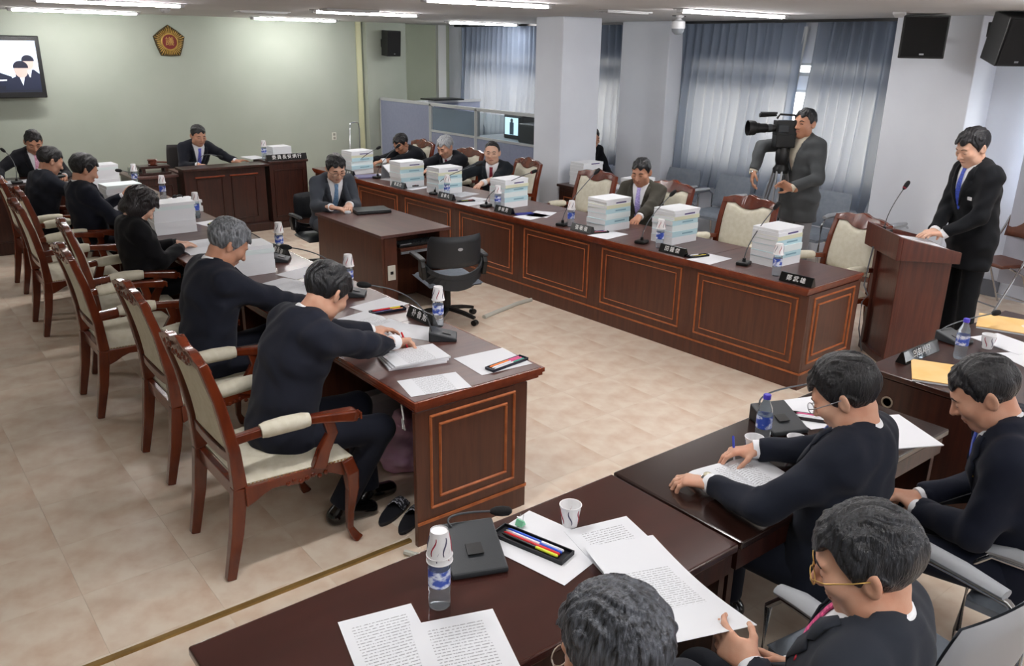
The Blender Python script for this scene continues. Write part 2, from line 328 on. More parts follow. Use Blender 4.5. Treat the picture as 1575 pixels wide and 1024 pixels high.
# ---------------------------------------------------------------- gold emblem: pentagon of petals round a red disc
t = thing('wall_emblem', 'gold five sided council emblem with a red centre on the back wall', 'emblem', (3.79, 12.40, 2.245))
E4 = Matrix(((1, 0, 0, 0), (0, 0, 1, 0), (0, 1, 0, 0), (0, 0, 0, 1)))
pent = lambda r, ri: [(q*math.sin(2*math.pi*k/10), q*math.cos(2*math.pi*k/10)) for k in range(10) for q in [r if k % 2 == 0 else ri]]
MB().prism(pent(.222, .187), E4, -.02).build('backing', mat('emblem_dark', '#3f3218', .6, metal=.2), t, bevel=.003)
for k in range(40):
    a = 2*math.pi*k/40; rr = .187/max(.01, math.cos(((a+math.pi/5) % (2*math.pi/5))-math.pi/5)) if 0 else .172+.035*max(0, math.cos(5*a))**2
    p0 = Vector((.098*math.sin(a), -.022, .098*math.cos(a))); p1 = Vector((rr*math.sin(a), -.026, rr*math.cos(a)))
    MB().sweep([p0, (p0*.3+p1*.7), p1], [[(-.005, -.003), (.005, -.003), (.002, .007), (-.002, .007)], [(-.0085, -.003), (.0085, -.003), (.003, .012), (-.003, .012)], [(-.004, -.003), (.004, -.003), (.002, .002), (-.002, .002)]], up=(0, -1, 0)).build('petal', GOLD, t)
MB().lathe([(.112, 0), (.112, .012), (.100, .018), (.096, .010)], 32, (0, -.018, 0), Matrix(((1, 0, 0), (0, 0, -1), (0, 1, 0))), False).build('ring', GOLD, t, smooth=1)
MB().lathe([(.098, 0), (.098, .008)], 32, (0, -.02, 0), Matrix(((1, 0, 0), (0, 0, -1), (0, 1, 0)))).build('centre_disc', mat('emblem_red', '#6e1c19', .6), t)
text_obj('character', '議', .118, GOLD, t, M=frame((0, -.030, 0), (1, 0, 0), (0, 0, 1)), depth=.003)
for k in range(5): 
    a = 2*math.pi*k/5; MB().lathe([(.014, 0), (.010, .01), (0, .013)], 10, (.178*math.sin(a), -.02, .178*math.cos(a)), Matrix(((1, 0, 0), (0, 0, -1), (0, 1, 0)))).build('stud', mat('emblem_dark', '#5b4a26', .5), t, smooth=1)
t = thing('wall_outlet', 'white wall outlet on the back wall left of the luggage trolley', 'outlet', (6.2, 12.4, .86)); box('plate', (0, -.004, 0), (.075, .008, .12), mat('outlet_white', '#dcdcd2', .5), t, bevel=.002)
for z in (-.028, .028): box('socket', (0, -.010, z), (.038, .004, .038), mat('outlet_grey', '#9a9a90', .5), t)
# ---------------------------------------------------------------- loudspeakers
def loudspeaker(name, label, loc, rz, w_, h_, d_, tilt=0, bracket=None):
    t = thing(name, label, 'loudspeaker', loc, rz); M = Matrix.Rotation(tilt, 3, 'X')
    f = w_/2; b = w_*.30; poly = [(-f, -d_/2), (f, -d_/2), (b, d_/2), (-b, d_/2)]
    mb = MB(); vs = [M @ Vector((x, y, z)) for z in (-h_/2, h_/2) for x, y in poly]; mb.add(vs, [(3, 2, 1, 0), (4, 5, 6, 7), (0, 1, 5, 4), (1, 2, 6, 5), (2, 3, 7, 6), (3, 0, 4, 7)]); mb.build('cabinet', BLACK, t, bevel=.008)
    mb = MB(); mb.box(M @ Vector((0, -d_/2-.006, 0)), (w_*.92, .012, h_*.93), M=M); mb.build('grille', mat('speaker_grille', '#0a0b0c', .7, bump=.6, bscale=420), t, bevel=.004)
    mb = MB(); mb.box(M @ Vector((w_*.0, -d_/2-.0135, -h_*.40)), (w_*.10, .003, .014), M=M); mb.build('badge', STEEL, t)
    if bracket: 
        mb = MB(); mb.tube([M @ Vector((0, d_/2, 0)), Vector(bracket)*.7, Vector(bracket)], .014, 8); mb.box(bracket, (.07, .03, .12)); mb.build('bracket', BLACK, t)
    return t
loudspeaker('loudspeaker', 'small black loudspeaker on the back wall beside the emblem wall', (7.10, 12.10, 2.28), math.radians(8), .27, .38, .22, .06, (0, .17, 0))
loudspeaker('loudspeaker', 'black loudspeaker hung on the white pillar beside the curtain edge', (7.80, 3.93, 2.40), math.radians(-55), .38, .36, .32, .03, (.0, .36, 0))
loudspeaker('loudspeaker', 'tilted black loudspeaker on a bracket at the right edge', (7.62, 3.10, 2.385), math.radians(-28), .36, .38, .28, .22, (.22, .50, .08))
# ---------------------------------------------------------------- office partition beside the column
PF = mat('partition_fabric', '#8b92a8', .9, c2='#858ca2', scale=30, bump=.06, bscale=280); PA = mat('partition_aluminium', '#c2c5c8', .4, metal=.3)
PG2 = mat('partition_clear_glass', '#d5dfe2', .03, trans=.95, ior=1.03, spec=.3)
PG = mat('partition_glass_reflection', '#93a4b0', .08, trans=.5, ior=1.1, alpha=1, spec=.5)  # grey blue, half opaque base paints the pane's reflection into the glass
def partition(label, y0, y1, glazed):
    t = thing('partition_screen', label, 'partition', (7.0, y0, 0)); L = y1-y0; H_ = 1.45
    if glazed:
        box('fabric_panel', (0, L/2, .52), (.04, L-.05, 1.02), PF, t); box('window_pane', (0, L/2, 1.225), (.006, L-.06, .33), PG2 if y0 < 8 else PG, t)
        box('rail', (0, L/2, 1.05), (.05, L, .03), PA, t)
    else: box('fabric_panel', (0, L/2, .72), (.04, L-.05, 1.40), PF, t)
    box('rail', (0, L/2, 1.43), (.055, L, .04), PA, t)
    for y in (.0125, L-.0125): box('upright', (0, y, .715), (.055, .025, 1.43), PA, t)
partition('blue grey fabric partition panel beside the back wall', 10.78, 12.26, False)
partition('blue grey partition with an opaque looking glazed band, middle of three', 9.62, 10.77, True)
partition('blue grey partition with a glazed band showing the monitor', 7.92, 9.61, True)
t = thing('partition_screen', 'far cross partition seen over the glazed partitions', 'partition', (7.05, 11.3, 0)); box('fabric_panel', (.62, 0, .72), (1.2, .04, 1.40), PF, t); box('rail', (.62, 0, 1.43), (1.24, .055, .04), PA, t)
t = tag(MB().b2((-.28, -.2, -.01), (.28, .2, .01)).build('document_tray', BLACK, None, (7.55, 11.3, 1.462)), 'flat dark tray lying on top of the far partition', 'tray')
dk = thing('control_desk', 'grey desk behind the glazed partition carrying the monitor', 'desk', (7.6, 9.3, 0)); box('desk_top', (0, 0, .985), (.8, 1.9, .03), GREYPL, dk); box('side_panel', (0, -.93, .485), (.76, .03, .97), GREYPL, dk); box('side_panel', (0, .93, .485), (.76, .03, .97), GREYPL, dk)
t = thing('monitor', 'small monitor behind the partition showing the cameraman', 'monitor', (7.62, 9.55, 1.0)); box('casing', (.12, 0, .17), (.30, .44, .34), BLACK, t, bevel=.02); box('screen', (-.034, .03, .18), (.004, .30, .24), screen_mat('#b9d8e8', 1.6), t)
box('screen_figure', (-.037, .02, .15), (.003, .09, .17), screen_mat('#2c3c48', .8), t); MB().lathe([(.03, 0), (.03, .002)], 14, (-.037, .02, .26), Matrix(((0, 0, -1), (0, 1, 0), (1, 0, 0)))).build('screen_head', screen_mat('#33383c', .8), t)
t = thing('monitor', 'dark equipment box behind the partition right of the monitor screen', 'equipment', (7.6, 8.95, 1.0)); box('casing', (0, 0, .13), (.4, .5, .26), CHAR, t, bevel=.02); box('front_panel', (-.205, 0, .13), (.012, .46, .2), BLACK, t)
# ---------------------------------------------------------------- carved armchair
def carved_chair(label, loc, rz, group=None, zs=1.0):
    t = thing('armchair', label, 'chair', loc, rz, group)
    # rear legs run up into the back posts
    for s in (-1, 1):
        MB().sweep([(s*.235, -.30, 0), (s*.24, -.255, .22), (s*.245, -.225, .44)], [rect(.042, .042), rect(.048, .055), rect(.05, .065)], up=(0, 1, 0)).build('leg', WCHAIR, t, bevel=.005)
        MB().sweep([(s*.245, -.225, .44), (s*.247, -.235, .62), (s*.245, -.275, .85), (s*.238, -.325, 1.03)], [rect(.05, .062), rect(.046, .052), rect(.042, .046), rect(.046, .04)], up=(0, 1, 0)).build('back_post', WCHAIR, t, bevel=.006)
        # cabriole front legs
        pth = [(s*.275, .265, .44), (s*.285, .285, .37), (s*.282, .29, .28), (s*.272, .275, .15), (s*.272, .272, .07), (s*.280, .292, .022), (s*.286, .308, .0)]
        MB().sweep(pth, [rect(.058, .058), rect(.060, .062), rect(.05, .052), rect(.036, .036), rect(.030, .030), rect(.040, .044), rect(.044, .048)], up=(0, 1, 0)).build('leg', WCHAIR, t, bevel=.007)
        # arm: wood, cream pad, scrolled wooden hand
        A = lambda k: Vector((s*(.250+.045*k), -.24+.50*k, .665+.022*math.sin(k*3)))
        MB().sweep([A(0), A(.12), A(.25)], [rect(.032, .042), rect(.034, .040), rect(.038, .040)]).build('armrest', WCHAIR, t, bevel=.005)
        MB().sweep([A(.25), A(.30), A(.45), A(.62), A(.68)], [circ(.030, 12), circ(.036, 12), circ(.038, 12), circ(.036, 12), circ(.030, 12)]).build('arm_pad', CREAM, t, smooth=1)
        MB().sweep([A(.67), A(.82), A(.98), A(1.08), A(1.13)-Vector((0, 0, .012))], [rect(.040, .040), rect(.050, .044), rect(.062, .050), rect(.064, .058), rect(.05, .045)]).build('arm_scroll', WCHAIR, t, bevel=.009)
        mb = MB()
        for k in (-.016, 0, .016): mb.box(A(1.12)+Vector((k, .016, -.008)), (.006, .01, .036))
        mb.build('scroll_fluting', WEDGE, t, bevel=.002)
        MB().sweep([A(.84), A(.86)-Vector((0, -.01, .08)), A(.80)-Vector((s*.006, 0, .16)), A(.74)-Vector((s*.008, 0, .25))], [rect(.036, .05), rect(.034, .052), rect(.036, .058), rect(.036, .07)], up=(0, 1, 0)).build('arm_support', WCHAIR, t, bevel=.005)
        # side rail with a carved, scalloped lower edge
        mb = MB(); top = [(-.21, .445), (.27, .445)]; n = 12
        low = [(.27-.48*k/n, .365+.035*math.sin(math.pi*k/n)-.014*math.cos(4*math.pi*k/n)) for k in range(n+1)]
        mb.prism(top+low, Matrix(((0, 0, s, s*.255), (1, 0, 0, 0), (0, 1, 0, 0), (0, 0, 0, 1))), .028); mb.build('side_rail', WCHAIR, t, bevel=.004)
        mb = MB()
        for k in range(7): mb.lathe([(.012, 0), (.010, .006), (0, .009)], 8, (s*.284, -.02+.03*k, .405+.008*math.sin(k*2.1)), Matrix(((0, 0, s), (0, 1, 0), (-s, 0, 0))))
        tag(mb.build('carved_rosettes', WCHAIR, t, smooth=1), kind='stuff')
    n = 14; mb = MB(); low = [(.27-.54*k/n, .365+.03*math.sin(math.pi*k/n)-.018*math.cos(4*math.pi*k/n)) for k in range(n+1)]
    mb.prism([(-.27, .445), (.27, .445)]+low, Matrix(((1, 0, 0, 0), (0, 0, 1, .262), (0, 1, 0, 0), (0, 0, 0, 1))), .028); mb.build('front_rail', WCHAIR, t, bevel=.004)
    box('rear_rail', (0, -.225, .405), (.45, .03, .07), WCHAIR, t, bevel=.004)
    # seat cushion, domed
    def fn(u, v):
        x = (u-.5)*2; y = v; w_ = .245+.045*v; e = (1-abs(x)**6)*(1-abs(2*v-1)**8); return Vector((x*w_, -.205+.50*v, .445+.055*e**.5 if e > 0 else .445))
    mb = MB(); mb.grid(fn, 16, 16); mb.prism([(-.246, -.206), (.246, -.206), (.291, .296), (-.291, .296)], Matrix.Translation((0, 0, .436)), .012); mb.build('seat', CREAM, t, smooth=1, ang=60)
    mb = MB()
    for k in range(30):
        u = k/29
        for s in (-1, 1): mb.lathe([(.005, 0), (.0035, .003), (0, .004)], 6, (s*(.250+.045*u), -.2+.49*u, .444), Matrix(((0, 0, s), (0, 1, 0), (-s, 0, 0))))
    tag(mb.build('nailhead_trim', BRASS, t), kind='stuff')
    # back: rails, carved crest, two cushions
    P = lambda x, z: Vector((x, -.232-.093*((z-.60)/.43)**1.6 if z > .60 else -.232, z))
    MB().sweep([P(-.24, .575), P(-.12, .56), P(0, .555), P(.12, .56), P(.24, .575)], rect(.034, .045), up=(0, 0, 1)).build('back_rail', WCHAIR, t, bevel=.005)
    n = 24; f0 = lambda x: 1.03+.045*math.cos(x/.26*math.pi*.5)**1.0+.012*math.cos(x/.26*math.pi*3)*(1-abs(x)/.26)
    f1 = lambda x: .985+.025*(1-abs(x)/.26)-.055*max(0, math.cos(x/.13*math.pi/2) if abs(x) < .13 else 0)
    xs = [-.258+.516*k/n for k in range(n+1)]; mb = MB(); vs = []
    for x in xs:
        for z, dy in ((f0(x), -.020), (f0(x), .022), (f1(x), .024), (f1(x), -.022)): q = P(x, min(z, 1.04)); vs.append(Vector((x, q.y+dy, z)))
    fs = [(i*4+j, i*4+(j+1) % 4, (i+1)*4+(j+1) % 4, (i+1)*4+j) for i in range(n) for j in range(4)]+[(3, 2, 1, 0), (n*4, n*4+1, n*4+2, n*4+3)]
    mb.add(vs, fs); mb.build('crest_rail', WCHAIR, t, bevel=.006)
    for sd in (1, -1):
        mb = MB()
        for k in range(-6, 7):
            x = k*.026; mb.lathe([(.013, 0), (.010, .006), (0, .010)], 8, (x, P(x, 1.03).y+sd*.021, 1.018+.010*math.cos(k*1.9)-.012*math.exp(-(k/2)**2)), Matrix(((1, 0, 0), (0, 0, sd), (0, -sd, 0))))
        tag(mb.build('crest_carving', WCHAIR, t, smooth=1), kind='stuff')
    for sd, nm in ((1, 'back_cushion'), (-1, 'back_cover')):
        def fn(u, v, sd=sd):
            x = (u-.5)*.445; zt = f1(x)+.004; z = .585+(zt-.585)*v; q = P(x, z); e = max(0, (1-abs(2*u-1)**6)*(1-abs(2*v-1)**8)); return Vector((x, q.y+sd*(.004+(.030 if sd > 0 else .012)*e**.5), z))
        MB().grid(fn, 14, 16).build(nm, CREAM, t, smooth=2)
    if zs != 1: t.scale = (1, 1, zs)
    return t
# ---------------------------------------------------------------- desks of the two long rows
def moulding(mb, O, U, V, N, u0, u1, v0, v1, wd=.016, d=.009):
    O, U, V, N = Vector(O), Vector(U), Vector(V), Vector(N)
    for a, b, c, e in ((u0, u1, v0, v0+wd), (u0, u1, v1-wd, v1), (u0, u0+wd, v0+wd, v1-wd), (u1-wd, u1, v0+wd, v1-wd)):
        P = lambda u, v, n: O+U*u+V*v+N*n
        mb.add([P(a, c, 0), P(b, c, 0), P(b, e, 0), P(a, e, 0), P(a+.004, c+.004, d), P(b-.004, c+.004, d), P(b-.004, e-.004, d), P(a+.004, e-.004, d)], [(4, 5, 6, 7), (0, 1, 5, 4), (1, 2, 6, 5), (2, 3, 7, 6), (3, 0, 4, 7)])
def edge_profile(mb, x0, x1, y0, y1, zt, h=.05):
    """moulded edge: three stepped layers"""
    mb.b2((x0, y0, zt-.018), (x1, y1, zt))
def desk(name, label, loc, rz, W, D, group, front=True, ends=(False, False), over_f=.03, over_b=.0, H_=.75, extra=None, shelf=True):
    """local: x across the width, front at y=0 facing -y, users at y=D"""
    t = thing(name, label, 'desk', loc, rz, group)
    box('desktop', (W/2, D/2, H_-.011), (W-.001, D, .022), WOODX, t, bevel=.003)
    def edge(fn):
        mb = MB()
        for q, z0, z1 in ((.012, H_-.024, H_-.002), (.004, H_-.042, H_-.024), (-.010, H_-.058, H_-.042)): fn(mb, q, z0, z1)
        mb.build('edge_moulding', WEDGE, t, bevel=.003)
    edge(lambda mb, q, z0, z1: mb.b2((-q if ends[0] else 0, -q, z0), (W+q if ends[1] else W, .012, z1)))
    edge(lambda mb, q, z0, z1: mb.b2((-q if ends[0] else 0, D-.012, z0), (W+q if ends[1] else W, D+q*.6, z1)))
    if ends[0]: edge(lambda mb, q, z0, z1: mb.b2((-q, .012, z0), (.012, D-.012, z1)))
    if ends[1]: edge(lambda mb, q, z0, z1: mb.b2((W-.012, .012, z0), (W+q, D-.012, z1)))
    yf = over_f; yb = D-over_b; zt = H_-.058
    box('front_panel', (W/2, yf+.012, zt/2), (W-.002, .024, zt), WOOD, t)
    for k, x in ((0, .012), (1, W-.012)):
        d_ = (yb-yf-.024) ; box('side_panel', (x, yf+.024+d_/2, zt/2), (.024, d_, zt), WOOD, t)
    if shelf: box('under_shelf', (W/2, yf+.024+.16, .56), (W-.05, .30, .018), WDARK, t)
    if front:
        for u, v0, v1 in ((.075, .18, .665), (.125, .23, .615)):
            mb = MB(); moulding(mb, (0, yf, 0), (1, 0, 0), (0, 0, 1), (0, -1, 0), u, W-u, v0, v1, .014 if u < .1 else .008); mb.build('panel_moulding', WTRIM, t)
        mb = MB(); mb.b2((0, yf-.008, .115), (W, yf, .128)); mb.build('plinth_line', WTRIM, t)
    for k, e in enumerate(ends):
        if e:
            x = -.0 if k == 0 else W; dr = -1 if k == 0 else 1
            for u, v0, v1 in ((.075, .18, .665), (.125, .23, .615)):
                mb = MB(); moulding(mb, (x, yf, 0), (0, 1, 0), (0, 0, 1), (dr, 0, 0), u, yb-yf-u, v0, v1, .014); mb.build('panel_moulding', WTRIM, t)
            mb = MB(); mb.b2((x, yf, .115), (x+dr*.008, yb, .128)); mb.build('plinth_line', WTRIM, t)
    return t
# right row (B): front faces -X; far end drifts slightly to the left
BANG = -1.9
B_O = Vector((4.905, 2.955, 0)); _ba = math.radians(1.9)
def BP(a, v, z=0):   # a = across from the front edge, v = along from the near end
    return Vector((B_O.x+a*math.cos(_ba)-v*math.sin(_ba), B_O.y+a*math.sin(_ba)+v*math.cos(_ba), z))
BR = _ba
ordn = ['nearest', 'second', 'third', 'fourth', 'fifth', 'sixth', 'farthest']
BW = 1.005
for k in range(7):
    p = BP(0, (k+1)*BW); 
    desk('conference_desk', '%s panelled desk of the right row, counted from the lectern' % ordn[k], (p.x, p.y, 0), math.radians(-90)+BR, BW, .72, 'panelled desks of the right row', True, (False, k == 0))
# left row (A): users on the -X side, fronts face +X
AW = 1.015
for k in range(7):
    desk('conference_desk', '%s panelled desk of the left row, counted from the near end' % ordn[k], (2.52, 2.91+k*AW, 0), math.radians(90), AW, .74, 'panelled desks of the left row', True, (k == 0, False), over_f=.09, shelf=True)
# ---------------------------------------------------------------- rostrum of the chairman
t = thing('rostrum', 'tall dark panelled rostrum in front of the seated chairman', 'rostrum', (3.1, 10.12, 0))
box('rostrum_body', (.50, .13, .40), (1.0, .20, .80), WDARK, t); box('plinth', (.50, .07, .05), (1.06, .26, .10), WDARK, t, bevel=.008)
box('ledge', (.50, .10, .815), (1.06, .30, .03), WDARK, t, bevel=.006); box('worktop', (.5, .45, .74), (.98, .46, .03), WOODX, t); 
for s in (.02, .98): box('side_panel', (s, .45, .37), (.03, .46, .74), WDARK, t)
for u in (.14, .56):
    mb = MB(); moulding(mb, (u, .03, 0), (1, 0, 0), (0, 0, 1), (0, -1, 0), 0, .32, .17, .70, .018, .012); mb.build('panel_moulding', WDARK, t)
    box('panel_cap', (u+.16, .018, .715), (.36, .026, .02), WEDGE, t, bevel=.004)
t = thing('rostrum_wing', 'right wing cabinet of the rostrum carrying the name plate', 'rostrum', (4.14, 10.10, 0)); box('wing_body', (.26, .28, .41), (.50, .52, .82), WDARK, t); box('wing_top', (.26, .28, .835), (.54, .56, .03), WDARK, t, bevel=.006)
mb = MB(); moulding(mb, (.06, .02, 0), (1, 0, 0), (0, 0, 1), (0, -1, 0), 0, .40, .14, .74, .018, .01); mb.build('panel_moulding', WDARK, t); box('plinth', (.26, .26, .04), (.54, .54, .08), WDARK, t)
t = thing('rostrum_wing', 'left wing of the rostrum carrying the gavel block', 'rostrum', (2.56, 10.28, 0)); box('wing_body', (.25, .28, .36), (.50, .50, .72), WDARK, t); box('wing_top', (.25, .28, .735), (.54, .56, .03), WOODX, t, bevel=.006)
mb = MB(); moulding(mb, (.05, .03, 0), (1, 0, 0), (0, 0, 1), (0, -1, 0), 0, .40, .14, .64, .018, .01); mb.build('panel_moulding', WDARK, t)
t = thing('side_desk', 'dark desk at the left edge where the man with a pink tie leans', 'desk', (-.9, 10.35, 0)); box('desktop', (1.55, .30, .74), (3.1, .64, .03), WDARK, t, bevel=.005); box('front_panel', (1.55, .04, .365), (3.06, .03, .72), WDARK, t)
for x in (.03, 3.05): box('side_panel', (x, .32, .365), (.03, .54, .72), WDARK, t)
mb = MB(); moulding(mb, (1.9, .025, 0), (1, 0, 0), (0, 0, 1), (0, -1, 0), 0, .9, .14, .64, .018, .01); mb.build('panel_moulding', WDARK, t)
# ---------------------------------------------------------------- stenographer table in the middle
t = thing('stenographer_table', 'plain brown wooden table in the middle with an open keyboard shelf', 'table', (3.41, 6.04, 0))
W_, D_, H_ = .68, 1.22, .735
box('tabletop', (W_/2, D_/2, H_-.013), (W_+.03, D_+.03, .026), WOODX, t, bevel=.003); box('side_panel', (.012, D_/2, .355), (.024, D_-.02, .70), WOOD, t); box('side_panel', (W_-.012, D_/2, .355), (.024, D_-.02, .70), WOOD, t)
box('corner_panel', (.085, .02, .355), (.12, .03, .70), WOOD, t); box('corner_panel', (W_-.06, .02, .355), (.07, .03, .70), WOOD, t); box('back_panel', (W_/2, D_-.10, .36), (W_-.05, .02, .68), WOOD, t); box('inner_panel', (W_/2, .5, .36), (W_-.05, .02, .68), WOOD, t)
box('keyboard_shelf', (W_/2+.05, .13, .585), (.42, .26, .02), WOOD, t); box('shelf_rail', (W_/2+.05, -.005, .56), (.42, .012, .02), STEEL, t)
pl = box('outlet_plate', (.085, .0, .40), (.075, .008, .13), mat('outlet_white', '#dcdcd2', .5), t, bevel=.002); box('socket', (0, -.006, 0), (.026, .006, .026), BLACK, pl)
k_ = thing('keyboard', 'black keyboard on the shelf of the stenographer table', 'keyboard', (3.80, 6.16, .596)); box('case', (0, 0, .012), (.40, .17, .022), BLACK, k_, bevel=.003)
mb = MB()
for r in range(4):
    for c in range(14): mb.box((-.175+.0268*c, -.055+.032*r, .026), (.020, .024, .008))
tag(mb.build('keys', CHAR, k_), kind='stuff'); box('palm_rest', (-.13, -.07, .025), (.11, .025, .004), GREYPL, k_); box('palm_rest', (.14, -.02, .025), (.08, .025, .004), GREYPL, k_)
l_ = thing('laptop', 'closed dark laptop lying on the stenographer table', 'laptop', (3.86, 7.03, .736), math.radians(-12)); box('laptop_base', (0, 0, .010), (.34, .24, .018), BLACK, l_, bevel=.005); box('laptop_lid', (0, 0, .025), (.335, .235, .010), mat('laptop_grey', '#3b3e43', .3, metal=.4), l_, bevel=.004); box('hinge', (0, .115, .02), (.26, .012, .014), STEEL, l_)
o = tag(MB().lathe([(.0, 0), (.032, .0), (.034, .012), (.026, .022), (0, .025)], 16).build('mouse', mat('mouse_silver', '#c7cbd0', .25), None, (3.64, 7.08, .736), smooth=1), 'small silver mouse beside the closed laptop', 'mouse')
# ---------------------------------------------------------------- swivel chairs
def swivel_chair(label, loc, rz, GREYUP=GREYUP):
    t = thing('office_chair', label, 'chair', loc, rz)
    for k in range(5):
        a = 2*math.pi*k/5+.3; e = Vector((.28*math.cos(a), .28*math.sin(a), .075)); MB().sweep([(0, 0, .13), e*.6+Vector((0, 0, .06)), e], [rect(.05, .035), rect(.045, .03), rect(.035, .025)]).build('base_leg', BLACK, t, bevel=.004)
        MB().cyl(e+Vector((-.02*math.sin(a), .02*math.cos(a), -.047)), e+Vector((.02*math.sin(a), -.02*math.cos(a), -.047)), .028, n=12).build('caster', BLACK, t, smooth=1)
    MB().cyl((0, 0, .10), (0, 0, .42), .03, .025).build('gas_column', BLACK, t, smooth=1)
    def fn(u, v):
        x, y = (u-.5)*2, (v-.5)*2; e = max(0, (1-abs(x)**5)*(1-abs(y)**5)); return Vector((x*.24, y*.235, .43+.05*e**.4-.012*(1-x*x)))
    mb = MB(); mb.grid(fn, 14, 14); mb.build('seat', GREYUP, t, smooth=2); box('seat_shell', (0, 0, .422), (.46, .45, .03), BLACK, t, bevel=.012)
    B_ = lambda x, z: Vector((x, -.25-.10*(z-.5)+.10*(x/.23)**2, z))
    for sd, m, nm in ((1, GREYUP, 'back_cushion'), (-1, CHAR, 'back_shell')):
        def fn(u, v, sd=sd):
            x, z = (u-.5)*2, (v-.5)*2; e = max(0, (1-abs(x)**6)*(1-abs(z)**6)); sq = (1-.10*max(0, z)**4); return B_(x*.235*sq, .76+z*.155)+Vector((0, sd*(.003+.026*e**.4), 0))
        MB().grid(fn, 14, 10).build(nm, m, t, smooth=2)
    # lower curved band joining the two arm posts
    pth = [Vector((.265*math.sin(a), -.16-.14*math.cos(a)+.04, .66-.15*math.cos(a))) for a in np.linspace(-1.5, 1.5, 15)]
    MB().sweep(pth, rect(.016, .045)).build('back_band', CHAR, t, bevel=.004)
    pth = [Vector((.25*math.sin(a), -.10-.15*math.cos(a), .60-.17*math.cos(a))) for a in np.linspace(-1.5, 1.5, 15)]
    MB().sweep(pth, rect(.016, .11)).build('lower_shell', CHAR, t, bevel=.006)
    for s in (-1, 1):
        MB().sweep([(s*.262, -.14, .50), (s*.275, -.15, .62), (s*.272, -.13, .70)], [rect(.04, .10), rect(.04, .09), rect(.04, .06)], up=(0, 1, 0)).build('arm_post', BLACK, t, bevel=.008)
        MB().sweep([(s*.275, -.19, .685), (s*.28, -.05, .695), (s*.275, .10, .69), (s*.27, .15, .68)], [rect(.05, .03), rect(.055, .032), rect(.052, .03), rect(.03, .02)]).build('armrest', CHAR, t, bevel=.010)
    MB().lathe([(.016, 0), (.014, .004), (0, .005)], 12, (0, -.318, .80), Matrix(((1.4, 0, 0), (0, 0, -1), (0, 1, 0)))).build('back_badge', GREYPL, t, smooth=1)
    return t
swivel_chair('black swivel office chair with its back to the camera at the stenographer table', (3.84, 5.70, 0), math.radians(-14)).scale = (1, 1, .87)
swivel_chair('black swivel office chair under the stenographer in grey', (3.72, 7.86, 0), math.radians(176), CHAR).scale = (.9, .9, .86)
t = thing('chair', 'dark high backed chair behind the chairman', 'chair', (3.58, 11.28, 0), math.pi); MB().grid(lambda u, v: Vector(((u-.5)*.50*(1-.15*v**3), -.26-.08*v+.03*math.cos((u-.5)*3), .45+.50*v)), 12, 10).build('backrest', mat('chair_dark', '#1f1a1a', .5), t, smooth=2, solid=.05); box('seat', (0, 0, .43), (.54, .52, .08), mat('chair_dark', '#1f1a1a', .5), t, bevel=.02); MB().cyl((0, 0, .06), (0, 0, .40), .035).build('pedestal', BLACK, t); MB().lathe([(.28, 0), (.28, .03), (.05, .07)], 20).build('base', BLACK, t, smooth=1)
# ---------------------------------------------------------------- grey tubular armchairs
def grey_chair(label, loc, rz, group=None, s=1.0):
    t = thing('tubular_armchair', label, 'chair', loc, rz, group)
    for q in (-1, 1):
        MB().tube([(q*.265, .22, 0), (q*.265, .235, .30), (q*.265, .23, .58), (q*.265, .18, .635), (q*.265, .0, .640), (q*.265, -.18, .64), (q*.262, -.25, .60), (q*.26, -.26, .30), (q*.26, -.30, 0)], .0125, 10).build('frame_tube', CHROME, t, smooth=1)
        MB().sweep([(q*.265, .20, .655), (q*.265, .12, .668), (q*.265, -.02, .668), (q*.265, -.17, .662)], [circ(.022, 10, 1.1, .7), circ(.03, 10, 1.1, .7), circ(.03, 10, 1.1, .7), circ(.022, 10, 1.1, .7)]).build('arm_pad', GREYPL, t, smooth=1)
    MB().tube([(-.26, .10, .39), (.26, .10, .39)], .011, 8).build('cross_bar', CHROME, t, smooth=1); MB().tube([(-.26, -.255, .42), (.26, -.255, .42)], .011, 8).build('cross_bar', CHROME, t, smooth=1)
    def fn(u, v):
        x, y = (u-.5)*2, (v-.5)*2; e = max(0, (1-abs(x)**6)*(1-abs(y)**6)); return Vector((x*.24, y*.24, .415+.05*e**.4))
    mb = MB(); mb.grid(fn, 12, 12); mb.box((0, 0, .40), (.47, .47, .032)); mb.build('seat', GREYUP, t, smooth=1)
    for sd in (1, -1):
        def fn(u, v, sd=sd):
            x, z = (u-.5)*2, v; e = max(0, (1-abs(x)**6)*(1-abs(2*v-1)**6)); return Vector((x*.245*(1-.12*v**4), -.25-.09*v+.02*x*x+sd*(.004+.020*e**.4), .46+.38*v))
        MB().grid(fn, 12, 10).build('backrest', GREYUP if sd > 0 else GREYPL, t, smooth=2)
    return t
